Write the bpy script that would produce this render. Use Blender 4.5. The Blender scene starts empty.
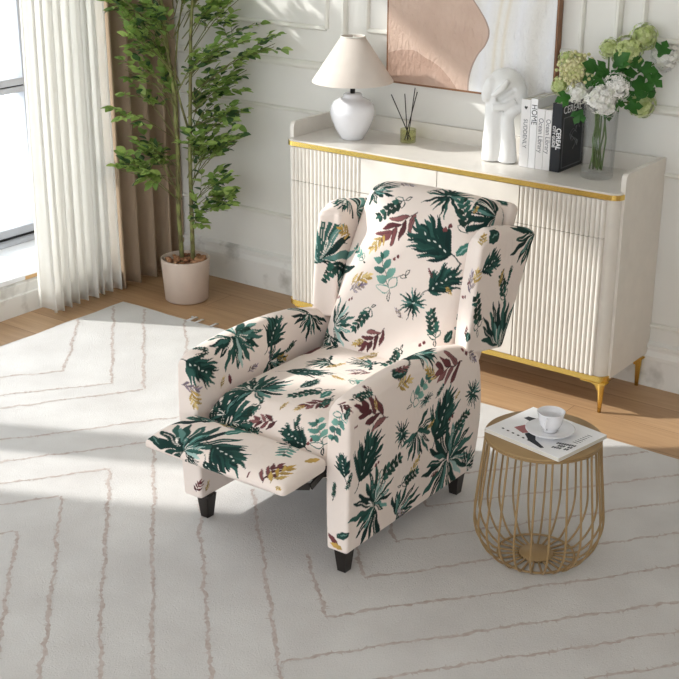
import bpy, bmesh, math, random
import numpy as np
from mathutils import Vector, Matrix

# ------------------------------------------------------------------ camera, world, sun, exposure
S = bpy.context.scene
COL = S.collection
cam_d = bpy.data.cameras.new('camera')
cam = bpy.data.objects.new('camera', cam_d)
COL.objects.link(cam)
cam_d.sensor_width = 36.0
cam_d.lens = 1317.12 / 679.0 * 36.0
cam_d.clip_end = 60
cr = Vector((0.80181486, 0.59756623, 0.0027433))
cu = Vector((-0.21710198, 0.28702443, 0.93299716))
cf = Vector((-0.5567402, 0.74868657, -0.35987326))
cam.matrix_world = Matrix(((cr.x, cu.x, -cf.x, 3.20956), (cr.y, cu.y, -cf.y, -4.32709), (cr.z, cu.z, -cf.z, 1.92543), (0, 0, 0, 1)))
S.camera = cam

W = bpy.data.worlds.new('world')
S.world = W
W.use_nodes = True
bg = W.node_tree.nodes['Background']
bg.inputs[0].default_value = (0.91, 0.96, 1.0, 1)
bg.inputs[1].default_value = 3.0

sun_d = bpy.data.lights.new('sun', 'SUN')
sun_d.energy = 4.9
sun_d.angle = math.radians(1.6)
sun_d.color = (1.0, 0.97, 0.93)
sun = bpy.data.objects.new('sun', sun_d)
COL.objects.link(sun)
SUN_DIR = Vector((0.898 * 0.868, 0.440 * 0.868, -0.497))
sun.rotation_euler = SUN_DIR.to_track_quat('-Z', 'Y').to_euler()
sun.location = (-4, -4, 4)

S.view_settings.view_transform = 'Standard'
S.view_settings.look = 'None'
S.view_settings.gamma = 1.0
S.view_settings.exposure = 0.0
S.view_settings.use_curve_mapping = False

rnd = random.Random(7)
PI = math.pi

# ------------------------------------------------------------------ materials
def lin(c):
    if isinstance(c, str):
        c = [int(c[i:i + 2], 16) / 255 for i in (0, 2, 4)]
    return tuple(x / 12.92 if x <= 0.04045 else ((x + 0.055) / 1.055) ** 2.4 for x in c)

def mat(name, col, rough=0.6, metal=0.0, noise=None, bump=None, spec=0.5, coat=0.0, trans=0.0, ior=1.45):
    """noise=(scale, other colour, lo, hi) ; bump=(scale, strength, distance)"""
    m = bpy.data.materials.new(name)
    m.use_nodes = True
    nt = m.node_tree
    b = nt.nodes['Principled BSDF']
    c = (*lin(col), 1)
    b.inputs['Base Color'].default_value = c
    b.inputs['Roughness'].default_value = rough
    b.inputs['Metallic'].default_value = metal
    b.inputs['Specular IOR Level'].default_value = spec
    b.inputs['Coat Weight'].default_value = coat
    b.inputs['Transmission Weight'].default_value = trans
    b.inputs['IOR'].default_value = ior
    geo = nt.nodes.new('ShaderNodeTexCoord')
    if noise is None:
        noise = (18, None, 0.3, 0.7)
    n = nt.nodes.new('ShaderNodeTexNoise')
    n.inputs['Scale'].default_value = noise[0]
    n.inputs['Detail'].default_value = 5
    nt.links.new(geo.outputs['Object'], n.inputs['Vector'])
    r = nt.nodes.new('ShaderNodeValToRGB')
    r.color_ramp.elements[0].position = noise[2]
    r.color_ramp.elements[1].position = noise[3]
    other = (*lin(noise[1]), 1) if noise[1] is not None else tuple([x * 0.94 for x in c[:3]] + [1])
    r.color_ramp.elements[0].color = c
    r.color_ramp.elements[1].color = other
    nt.links.new(n.outputs['Fac'], r.inputs['Fac'])
    nt.links.new(r.outputs['Color'], b.inputs['Base Color'])
    if bump:
        n2 = nt.nodes.new('ShaderNodeTexNoise')
        n2.inputs['Scale'].default_value = bump[0]
        n2.inputs['Detail'].default_value = 4
        nt.links.new(geo.outputs['Object'], n2.inputs['Vector'])
        bp = nt.nodes.new('ShaderNodeBump')
        bp.inputs['Strength'].default_value = bump[1]
        bp.inputs['Distance'].default_value = bump[2]
        nt.links.new(n2.outputs['Fac'], bp.inputs['Height'])
        nt.links.new(bp.outputs['Normal'], b.inputs['Normal'])
    return m

def wood_floor():
    m = mat('oak_floor', 'b98f66', 0.42)
    nt = m.node_tree; b = nt.nodes['Principled BSDF']
    tc = nt.nodes.new('ShaderNodeTexCoord')
    br = nt.nodes.new('ShaderNodeTexBrick')
    br.inputs['Scale'].default_value = 1.0
    br.inputs['Brick Width'].default_value = 1.3
    br.inputs['Row Height'].default_value = 0.17
    br.inputs['Mortar Size'].default_value = 0.0012
    br.inputs['Color1'].default_value = (*lin('c2a07c'), 1)
    br.inputs['Color2'].default_value = (*lin('b08d69'), 1)
    br.inputs['Mortar'].default_value = (*lin('7d5a3c'), 1)
    br.offset = 0.37
    nt.links.new(tc.outputs['Object'], br.inputs['Vector'])
    mp = nt.nodes.new('ShaderNodeMapping')
    mp.inputs['Scale'].default_value = (1.5, 22, 1)
    nt.links.new(tc.outputs['Object'], mp.inputs['Vector'])
    n = nt.nodes.new('ShaderNodeTexNoise')
    n.inputs['Scale'].default_value = 2.5; n.inputs['Detail'].default_value = 6
    n.inputs['Distortion'].default_value = 0.6
    nt.links.new(mp.outputs['Vector'], n.inputs['Vector'])
    mx = nt.nodes.new('ShaderNodeMix'); mx.data_type = 'RGBA'; mx.blend_type = 'MULTIPLY'
    rp = nt.nodes.new('ShaderNodeValToRGB')
    rp.color_ramp.elements[0].position = .3; rp.color_ramp.elements[0].color = (.78, .74, .7, 1)
    rp.color_ramp.elements[1].position = .65; rp.color_ramp.elements[1].color = (1, 1, 1, 1)
    nt.links.new(n.outputs['Fac'], rp.inputs['Fac'])
    mx.inputs[0].default_value = 0.8
    nt.links.new(br.outputs['Color'], mx.inputs[6]); nt.links.new(rp.outputs['Color'], mx.inputs[7])
    nt.links.new(mx.outputs[2], b.inputs['Base Color'])
    return m

M = {}
M['wall'] = mat('wall_paint', 'e2e0db', 0.75, noise=(3, 'dddbd5', .35, .65))
M['trim'] = mat('trim_paint', 'e2e0d8', 0.5)
M['baseboard'] = mat('scuffed_baseboard', 'e3e2de', 0.5, noise=(9, 'bcbab4', .56, .72))
M['floor'] = wood_floor()
M['ledge'] = mat('ledge_white', 'f0f2f4', 0.35)
M['frame'] = mat('window_aluminium', 'b9bdc4', 0.4)
M['gasket'] = mat('black_gasket', '23262a', 0.6)
M['board'] = mat('bare_wood_chip', 'd2ab78', 0.7)
M['rug'] = mat('rug_pile', 'd1cfcd', 0.95, noise=(5, 'c7c4c2', .35, .7), bump=(260, 0.5, 0.004), spec=0.1)
M['rugline'] = mat('rug_line', 'b0a29b', 0.95, noise=(60, 'c6bdb9', .3, .7), spec=0.1)
M['cab'] = mat('cream_lacquer', 'e4ded5', 0.38)
M['cabtop'] = mat('cream_top', 'e0dbd4', 0.3)
M['dark'] = mat('dark_gap', '2e2a26', 0.8)
M['gold'] = mat('polished_gold', 'e6c670', 0.25, metal=1.0)
M['champagne'] = mat('champagne_gold_paint', 'a3875f', 0.45, metal=0.25)
M['ceramic'] = mat('white_ceramic', 'eeeef2', 0.18, coat=0.4)
M['shade'] = mat('linen_shade', 'ddd3ca', 0.9, bump=(420, 0.3, 0.002))
M['black'] = mat('black_metal', '161616', 0.4)
M['blackwood'] = mat('black_wood', '1c1714', 0.32)
M['blackstick'] = mat('black_reed', '2a2320', 0.8)
M['plaster'] = mat('white_plaster', 'efefee', 0.75, bump=(60, 0.35, 0.004))
M['white'] = mat('white_paper', 'f2f2f4', 0.6)
M['ivory'] = mat('ivory_paper', 'e8e6e6', 0.6)
M['page'] = mat('page_edges', 'dbd7cd', 0.85, bump=(200, .4, .001))
M['bookblack'] = mat('black_cover', '1b1f26', 0.45)
M['ink'] = mat('ink', '303338', 0.7)
M['inkgrey'] = mat('grey_ink', '74767c', 0.7)
M['pink'] = mat('dusty_rose_print', 'a86b6c', 0.6)
M['pot'] = mat('taupe_pot', 'c9b8ab', 0.55)
M['pebble'] = mat('brown_bark_chips', '8a5d40', 0.8, noise=(30, 'b98a66', .4, .6), bump=(60, .8, .01))
M['bark'] = mat('green_brown_bark', '66603f', 0.8, noise=(25, '858a52', .4, .6), bump=(80, .5, .003))
M['petalw'] = mat('white_petals', 'efeee9', 0.6, noise=(40, 'd9dccb', .5, .7))
M['petalg'] = mat('lime_petals', 'c8d298', 0.6, noise=(40, 'a9ba6c', .4, .65))
M['petalc'] = mat('cream_buds', 'd9d2a8', 0.6, noise=(50, 'b9bf7c', .4, .65))
M['stem'] = mat('green_stem', '5f7a3a', 0.6)
M['sheer0'] = None

def leafmat(name, c, c2, tr=0.35):
    m = mat(name, c, 0.45, noise=(14, c2, .35, .65))
    nt = m.node_tree; b = nt.nodes['Principled BSDF']; out = nt.nodes['Material Output']
    t = nt.nodes.new('ShaderNodeBsdfTranslucent'); t.inputs['Color'].default_value = (*lin(c), 1)
    mx = nt.nodes.new('ShaderNodeMixShader'); mx.inputs[0].default_value = tr
    nt.links.new(b.outputs[0], mx.inputs[1]); nt.links.new(t.outputs[0], mx.inputs[2])
    nt.links.new(mx.outputs[0], out.inputs['Surface'])
    return m
M['leaf1'] = leafmat('fresh_leaf', 'adc673', '97b15c', .45)
M['leaf2'] = leafmat('mid_leaf', '86a556', '73934a', .4)
M['leaf3'] = leafmat('deep_leaf', '4b6b42', '3b5a37', .3)
M['bleaf'] = leafmat('bouquet_leaf', '3f7a2e', '2c6026')

def sheermat():
    m = bpy.data.materials.new('sheer_voile'); m.use_nodes = True
    nt = m.node_tree; nt.nodes.remove(nt.nodes['Principled BSDF'])
    out = nt.nodes['Material Output']
    tc = nt.nodes.new('ShaderNodeTexCoord'); n = nt.nodes.new('ShaderNodeTexNoise'); n.inputs['Scale'].default_value = 60
    nt.links.new(tc.outputs['Object'], n.inputs['Vector'])
    rp = nt.nodes.new('ShaderNodeValToRGB')
    rp.color_ramp.elements[0].color = (.93, .92, .89, 1); rp.color_ramp.elements[1].color = (.87, .86, .83, 1)
    nt.links.new(n.outputs['Fac'], rp.inputs['Fac'])
    d = nt.nodes.new('ShaderNodeBsdfDiffuse'); nt.links.new(rp.outputs['Color'], d.inputs['Color'])
    t = nt.nodes.new('ShaderNodeBsdfTranslucent'); t.inputs['Color'].default_value = (.97, .955, .92, 1)
    tp = nt.nodes.new('ShaderNodeBsdfTransparent')
    m1 = nt.nodes.new('ShaderNodeMixShader'); m1.inputs[0].default_value = .42
    nt.links.new(d.outputs[0], m1.inputs[1]); nt.links.new(t.outputs[0], m1.inputs[2])
    m2 = nt.nodes.new('ShaderNodeMixShader'); m2.inputs[0].default_value = .2
    nt.links.new(m1.outputs[0], m2.inputs[1]); nt.links.new(tp.outputs[0], m2.inputs[2])
    nt.links.new(m2.outputs[0], out.inputs['Surface'])
    return m
M['sheer'] = sheermat()
M['drape'] = mat('brown_drape', 'ab9680', 0.85, bump=(300, .3, .001), spec=.2)

def glassmat(name, col, rough=0.0, mixf=0.0):
    """clear glass that lets sunlight through: glossy fresnel coat over a tinted transparent body"""
    m = bpy.data.materials.new(name); m.use_nodes = True
    nt = m.node_tree; nt.nodes.remove(nt.nodes['Principled BSDF']); out = nt.nodes['Material Output']
    tp = nt.nodes.new('ShaderNodeBsdfTransparent'); tp.inputs[0].default_value = (*col, 1)
    g = nt.nodes.new('ShaderNodeBsdfGlossy'); g.inputs['Roughness'].default_value = rough
    lw = nt.nodes.new('ShaderNodeLayerWeight'); lw.inputs[0].default_value = .5
    pw = nt.nodes.new('ShaderNodeMath'); pw.operation = 'POWER'; pw.inputs[1].default_value = 3.5
    nt.links.new(lw.outputs['Facing'], pw.inputs[0])
    fr = nt.nodes.new('ShaderNodeMath'); fr.operation = 'MULTIPLY_ADD'; fr.inputs[1].default_value = .6; fr.inputs[2].default_value = .025
    nt.links.new(pw.outputs[0], fr.inputs[0])
    mx = nt.nodes.new('ShaderNodeMixShader')
    nt.links.new(fr.outputs[0], mx.inputs[0]); nt.links.new(tp.outputs[0], mx.inputs[1]); nt.links.new(g.outputs[0], mx.inputs[2])
    nt.links.new(mx.outputs[0], out.inputs['Surface'])
    return m
M['glass'] = glassmat('clear_glass', (.97, .975, .98))
M['pane'] = glassmat('window_pane', (.97, .98, .98))
M['olive'] = glassmat('olive_glass', (.87, .88, .72))

def fabric():
    m = mat('printed_fabric', 'e8dcd4', 0.85, spec=.2)
    nt = m.node_tree; b = nt.nodes['Principled BSDF']
    at = nt.nodes.new('ShaderNodeAttribute'); at.attribute_name = 'print'
    nt.links.new(at.outputs['Color'], b.inputs['Base Color'])
    tc = nt.nodes.new('ShaderNodeTexCoord')
    n = nt.nodes.new('ShaderNodeTexNoise'); n.inputs['Scale'].default_value = 9; n.inputs['Detail'].default_value = 3
    n.inputs['Distortion'].default_value = .8
    nt.links.new(tc.outputs['Object'], n.inputs['Vector'])
    bp = nt.nodes.new('ShaderNodeBump'); bp.inputs['Strength'].default_value = .35; bp.inputs['Distance'].default_value = .02
    nt.links.new(n.outputs['Fac'], bp.inputs['Height']); nt.links.new(bp.outputs['Normal'], b.inputs['Normal'])
    return m
M['fabric'] = fabric()

def artmat():
    """abstract painting: terracotta field, darker mound lower left, flowing white waves on the right.
    Object coordinates in metres from the lower left corner of the canvas."""
    m = mat('abstract_painting', 'c9ada0', 0.8)
    nt = m.node_tree; b = nt.nodes['Principled BSDF']; L = nt.links
    def N(t, **k):
        n = nt.nodes.new(t)
        for a, v in k.items(): setattr(n, a, v)
        return n
    def mth(op, a, c=None, cl=False):
        n = N('ShaderNodeMath', operation=op, use_clamp=cl)
        for i, v in enumerate((a, c)):
            if v is None: continue
            if isinstance(v, (int, float)): n.inputs[i].default_value = v
            else: L.new(v, n.inputs[i])
        return n.outputs[0]
    tc = N('ShaderNodeTexCoord'); sp = N('ShaderNodeSeparateXYZ'); L.new(tc.outputs['Object'], sp.inputs[0])
    x, z = sp.outputs[0], sp.outputs[2]
    def ramp(f, stops):
        r = N('ShaderNodeValToRGB'); e = r.color_ramp.elements
        e[0].position, e[0].color = stops[0][0], (*lin(stops[0][1]), 1)
        e[1].position, e[1].color = stops[-1][0], (*lin(stops[-1][1]), 1)
        for p, c in stops[1:-1]:
            q = e.new(p); q.color = (*lin(c), 1)
        L.new(f, r.inputs[0]); return r.outputs[0]
    def mix(f, a, c):
        n = N('ShaderNodeMix', data_type='RGBA'); L.new(f, n.inputs[0]); L.new(a, n.inputs[6]); L.new(c, n.inputs[7]); return n.outputs[2]
    # boundary between terracotta and white: x = b(z), curve through measured points
    cv = N('ShaderNodeFloatCurve'); L.new(z, cv.inputs['Value'])
    pts = [(0, .392), (.07, .397), (.14, .425), (.19, .462), (.23, .473), (.264, .462), (.309, .43), (.353, .394), (.5, .32), (1, .2)]
    c = cv.mapping.curves[0]
    c.points[0].location = pts[0]; c.points[1].location = pts[-1]
    for p_ in pts[1:-1]: c.points.new(*p_)
    cv.mapping.update()
    d = mth('ADD', mth('SUBTRACT', x, cv.outputs[0]), .015)
    white = mth('GREATER_THAN', d, 0.0)
    line = mth('LESS_THAN', mth('ABSOLUTE', d), 0.0035)
    # flowing white waves
    wv = N('ShaderNodeTexWave', wave_type='BANDS', bands_direction='X')
    wv.inputs['Scale'].default_value = .8; wv.inputs['Distortion'].default_value = 9; wv.inputs['Detail'].default_value = 1.5
    wv.inputs['Detail Scale'].default_value = 1.3
    mp = N('ShaderNodeMapping'); mp.inputs['Scale'].default_value = (1.2, 1, .45); mp.inputs['Location'].default_value = (.3, 0, .2)
    L.new(tc.outputs['Object'], mp.inputs[0]); L.new(mp.outputs[0], wv.inputs['Vector'])
    wcol = ramp(wv.outputs['Fac'], [(0, 'dcd9d4'), (.12, 'e4e3e2'), (.5, 'e8e8eb'), (.9, 'e8e6e3'), (.97, 'e3dccf'), (1, 'eae8e4')])
    n1 = N('ShaderNodeTexNoise'); n1.inputs['Scale'].default_value = 7; n1.inputs['Detail'].default_value = 6
    L.new(tc.outputs['Object'], n1.inputs['Vector'])
    tcol = ramp(n1.outputs['Fac'], [(.3, 'c2a797'), (.55, 'cab0a0'), (.75, 'd0b8aa')])
    # mound: darker, below an arc
    dx = mth('SUBTRACT', x, .095); q = mth('MULTIPLY', mth('MULTIPLY', dx, dx), -2.2)
    arc = mth('ADD', q, .132)
    wob = mth('MULTIPLY', mth('SUBTRACT', n1.outputs['Fac'], .5), .05)
    inm = mth('GREATER_THAN', mth('ADD', arc, wob), z)
    mcol = ramp(n1.outputs['Fac'], [(.3, 'a88b7b'), (.6, 'b59888'), (.75, 'bda293')])
    base = mix(inm, tcol, mcol)
    al = mix(white, base, wcol)
    gc = N('ShaderNodeRGB'); gc.outputs[0].default_value = (*lin('a9958a'), 1)
    fin = mix(line, al, gc.outputs[0])
    L.new(fin, b.inputs['Base Color'])
    n2 = N('ShaderNodeTexNoise'); n2.inputs['Scale'].default_value = 38; n2.inputs['Detail'].default_value = 5; n2.inputs['Distortion'].default_value = 1.5
    mp2 = N('ShaderNodeMapping'); mp2.inputs['Scale'].default_value = (1.5, 1, .6); mp2.inputs['Rotation'].default_value = (0, .5, 0)
    L.new(tc.outputs['Object'], mp2.inputs[0]); L.new(mp2.outputs[0], n2.inputs['Vector'])
    bp = N('ShaderNodeBump'); bp.inputs['Strength'].default_value = .8; bp.inputs['Distance'].default_value = .009
    L.new(n2.outputs['Fac'], bp.inputs['Height']); L.new(bp.outputs['Normal'], b.inputs['Normal'])
    return m
M['art'] = artmat()
M['frame_wood'] = mat('brown_frame_wood', '8a6142', 0.45, noise=(12, '6f4a30', .4, .7))

# ------------------------------------------------------------------ mesh helpers
class MB:
    def __init__(s):
        s.v = []; s.f = []; s.m = []; s.smooth = []
    def add(s, vs, fs, mi=0, sm=False):
        o = len(s.v)
        s.v += [tuple(p) for p in vs]
        for f in fs:
            s.f.append(tuple(i + o for i in f)); s.m.append(mi); s.smooth.append(sm)
        return s
    def box(s, x0, x1, y0, y1, z0, z1, mi=0, bev=0.0, mtx=None):
        bm = bmesh.new()
        bmesh.ops.create_cube(bm, size=1)
        for v in bm.verts:
            v.co = Vector(((x0 + x1) / 2 + v.co.x * (x1 - x0), (y0 + y1) / 2 + v.co.y * (y1 - y0), (z0 + z1) / 2 + v.co.z * (z1 - z0)))
        if bev:
            bmesh.ops.bevel(bm, geom=list(bm.edges), offset=bev, segments=2, affect='EDGES')
        if mtx: bmesh.ops.transform(bm, matrix=mtx, verts=bm.verts)
        bm.verts.index_update()
        s.add([v.co[:] for v in bm.verts], [[v.index for v in f.verts] for f in bm.faces], mi, False)
        bm.free(); return s
    def prism(s, pts, axis, a, b, mi=0, sm=False):
        """pts 2D outline extruded along axis from a to b; caps are n-gons"""
        n = len(pts)
        def P(p, t):
            return {'x': (t, p[0], p[1]), 'y': (p[0], t, p[1]), 'z': (p[0], p[1], t)}[axis]
        vs = [P(p, a) for p in pts] + [P(p, b) for p in pts]
        s.add(vs, [[i, (i + 1) % n, n + (i + 1) % n, n + i] for i in range(n)], mi, sm)
        s.add(vs, [list(range(n))[::-1], list(range(n, 2 * n))], mi, False)
        return s
    def tube(s, pts, r, seg=8, mi=0, caps=True):
        pts = [Vector(p) for p in pts]; n = len(pts)
        rs = r if isinstance(r, (list, tuple)) else [r] * n
        vs = []; up = Vector((0, 0, 1))
        t0 = (pts[1] - pts[0]).normalized()
        if abs(t0.dot(up)) > .9: up = Vector((1, 0, 0))
        a = t0.cross(up).normalized()
        for i, p in enumerate(pts):
            t = (pts[min(i + 1, n - 1)] - pts[max(i - 1, 0)])
            t = t.normalized() if t.length > 1e-9 else t0
            a = (a - t * a.dot(t))
            a = a.normalized() if a.length > 1e-6 else t.orthogonal().normalized()
            b = t.cross(a)
            for k in range(seg):
                q = 2 * PI * k / seg
                vs.append(p + (a * math.cos(q) + b * math.sin(q)) * rs[i])
        fs = [[i * seg + k, i * seg + (k + 1) % seg, (i + 1) * seg + (k + 1) % seg, (i + 1) * seg + k] for i in range(n - 1) for k in range(seg)]
        if caps: fs += [list(range(seg))[::-1], [(n - 1) * seg + k for k in range(seg)]]
        s.add(vs, fs, mi, True); return s
    def lathe(s, prof, c=(0, 0), seg=48, mi=0, sm=True):
        n = len(prof); vs = []
        for (r, z) in prof:
            r = max(r, 1e-5)
            for k in range(seg):
                q = 2 * PI * k / seg
                vs.append((c[0] + r * math.cos(q), c[1] + r * math.sin(q), z))
        fs = [[i * seg + k, i * seg + (k + 1) % seg, (i + 1) * seg + (k + 1) % seg, (i + 1) * seg + k] for i in range(n - 1) for k in range(seg)]
        s.add(vs, fs, mi, sm); return s
    def ball(s, c, r, mi=0, sub=2, sc=(1, 1, 1)):
        bm = bmesh.new(); bmesh.ops.create_icosphere(bm, subdivisions=sub, radius=1)
        bm.verts.index_update()
        s.add([(c[0] + v.co.x * r * sc[0], c[1] + v.co.y * r * sc[1], c[2] + v.co.z * r * sc[2]) for v in bm.verts],
              [[v.index for v in f.verts] for f in bm.faces], mi, True)
        bm.free(); return s
    def build(s, name, mats, parent=None, loc=None):
        me = bpy.data.meshes.new(name)
        me.from_pydata(s.v, [], s.f)
        mats = mats if isinstance(mats, (list, tuple)) else [mats]
        for m in mats: me.materials.append(m)
        me.polygons.foreach_set('material_index', s.m)
        me.polygons.foreach_set('use_smooth', s.smooth)
        me.update()
        return link(name, me, parent, loc)

def link(name, me, parent=None, loc=None):
    o = bpy.data.objects.new(name, me)
    COL.objects.link(o)
    if loc is not None:
        me.transform(Matrix.Translation(-Vector(loc))); o.location = loc
    if parent is not None:
        o.parent = parent
        o.matrix_parent_inverse = Matrix.Translation(-parent.location)
    return o

def thing(name, loc, label, cat, group=None):
    o = bpy.data.objects.new(name, None); COL.objects.link(o)
    o.location = loc; o.empty_display_size = .05
    return tag(o, label, cat, group)

def tag(o, label=None, cat=None, group=None, kind=None):
    for k, v in (('label', label), ('category', cat), ('group', group), ('kind', kind)):
        if v: o[k] = v
    return o

def struct(name, mb, mats):
    return tag(mb.build(name, mats), kind='structure')

def text_mesh(name, s, size, mtl, mtx, parent, extrude=0.0003, bold=0.0, align='LEFT', sx=1.0):
    c = bpy.data.curves.new(name, 'FONT'); c.body = s; c.size = size; c.extrude = extrude; c.offset = bold
    c.align_x = align; c.align_y = 'CENTER'
    t = bpy.data.objects.new(name + '_tmp', c); COL.objects.link(t)
    dg = bpy.context.evaluated_depsgraph_get()
    me = bpy.data.meshes.new_from_object(t.evaluated_get(dg))
    bpy.data.objects.remove(t)
    me.materials.clear(); me.materials.append(mtl)
    me.transform(mtx @ Matrix.Diagonal((sx, 1, 1, 1)))
    me.name = name
    return link(name, me, parent)

# ------------------------------------------------------------------ setting
WX = -1.045
struct('floor', MB().box(WX, 4.6, -6.5, 0, -0.05, 0), M['floor'])
b = MB().box(-1.6, 4.6, 0, 0.12, -.05, 2.7)
struct('wall_back', b, M['wall'])
# left wall with a deep window bay: low ledge, pier, header
SILL = .165
b = MB()
b.box(-1.6, WX, -6.5, -2.90, -.05, 2.7)
b.box(-1.6, WX, -.10, 0, -.05, 2.7)
b.box(-1.6, WX, -2.90, -.10, 2.45, 2.7)
b.box(-1.6, WX, -2.90, -.10, -.05, SILL - .02)
struct('wall_left', b, M['wall'])
struct('ceiling', MB().box(-1.6, 4.72, -6.5, .12, 2.7, 2.8), M['wall'])
struct('wall_right', MB().box(4.6, 4.72, -6.5, .12, -.05, 2.7), M['wall'])
b = MB().box(-1.6, WX + .012, -2.90, -.10, SILL - .02, SILL, 0, .003)
struct('trim_1', b, M['ledge'])
tag(MB().box(WX - .01, WX + .0135, -.86, -.77, SILL - .021, SILL - .006).build('trim_2', M['board']), kind='structure')

def moulding_h(mb, x0, x1, z, w=.03, d=.012):
    mb.prism([(-.001, z - w / 2), (-d * .5, z - w / 2 + .002), (-d, z - w * .15), (-d, z + w * .15), (-d * .5, z + w / 2 - .002), (-.001, z + w / 2)], 'x', x0, x1)
def moulding_v(mb, x, z0, z1, w=.022, d=.012):
    mb.prism([(x - w / 2, -.001), (x - w / 2 + .002, -d * .5), (x - w * .15, -d), (x + w * .15, -d), (x + w / 2 - .002, -d * .5), (x + w / 2, -.001)], 'z', z0, z1)
b = MB()
moulding_h(b, WX, 4.6, 1.025, .035, .016)
struct('trim_3', b, M['trim'])
b = MB()
for (x0, x1, z0) in ((-.95, -.076, 1.18), (.128, 1.06, 1.19), (1.293, 2.3, 1.26)):
    moulding_h(b, x0, x1, z0, .022, .012); moulding_v(b, x0, z0, 2.5); moulding_v(b, x1, z0, 2.5); moulding_h(b, x0, x1, 2.5, .022)
moulding_v(b, .016, 1.03, 2.7, .03, .02); moulding_v(b, 1.20, 1.03, 2.7, .03, .02)
struct('trim_4', b, M['trim'])
b = MB()
for (x0, x1, zt, zb) in ((-.95, -.05, .83, .355), (.1, 1.1, .83, .30), (1.30, 2.4, .80, .236)):
    moulding_h(b, x0, x1, zt, .018, .008); moulding_h(b, x0, x1, zb, .02, .01); moulding_v(b, x0, zb, zt, .016, .008); moulding_v(b, x1, zb, zt, .016, .008)
struct('trim_5', b, M['trim'])
b = MB()
b.prism([(0, 0), (-.018, 0), (-.018, .105), (-.022, .108), (-.022, .122), (-.012, .14), (-.012, .15), (-.018, .155), (-.018, .165), (0, .175)], 'x', WX, 4.6)
struct('baseboard_back', b, M['baseboard'])
b = MB()
b.prism([(WX, 0), (WX + .018, 0), (WX + .018, .085), (WX + .011, .09), (WX + .011, .13), (WX, .138)], 'y', -6.5, -.02)
struct('baseboard_left', b, M['baseboard'])

# window in the bay
def window():
    w = tag(bpy.data.objects.new('window_1', None), kind='structure'); COL.objects.link(w); w.location = (-1.47, -1.6, SILL)
    b = MB()
    b.box(-1.52, -1.40, -2.90, -.10, SILL, SILL + .022, 0, .003)
    b.box(-1.50, -1.425, -2.90, -.10, SILL + .034, SILL + .07, 0, .003)
    b.box(-1.50, -1.425, -2.90, -.10, 2.40, 2.45, 0, .003)
    for y0, y1 in ((-.455, -.395), (-.10, -.14), (-.80, -.76), (-2.90, -2.84)):
        b.box(-1.50, -1.425, min(y0, y1), max(y0, y1), SILL + .02, 2.42, 0, .003)
    b.box(-1.49, -1.42, -.78, -.455, .842, .868, 0, .002)
    b.box(-1.49, -1.42, -.78, -.455, .874, .905, 0, .002)
    b.box(-1.52, -1.40, -2.50, -2.33, SILL + .02, 2.42, 0, .003)
    b.build('window_frame', M['frame'], w)
    g = MB().box(-1.497, -1.43, -2.88, -.12, SILL + .0215, SILL + .035)
    g.box(-1.485, -1.428, -.78, -.455, .867, .875)
    g.build('gasket', M['gasket'], w)
    p = MB().box(-1.465, -1.46, -2.88, -.14, SILL + .05, 2.42)
    p.build('pane', M['pane'], w)
window()

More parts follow.
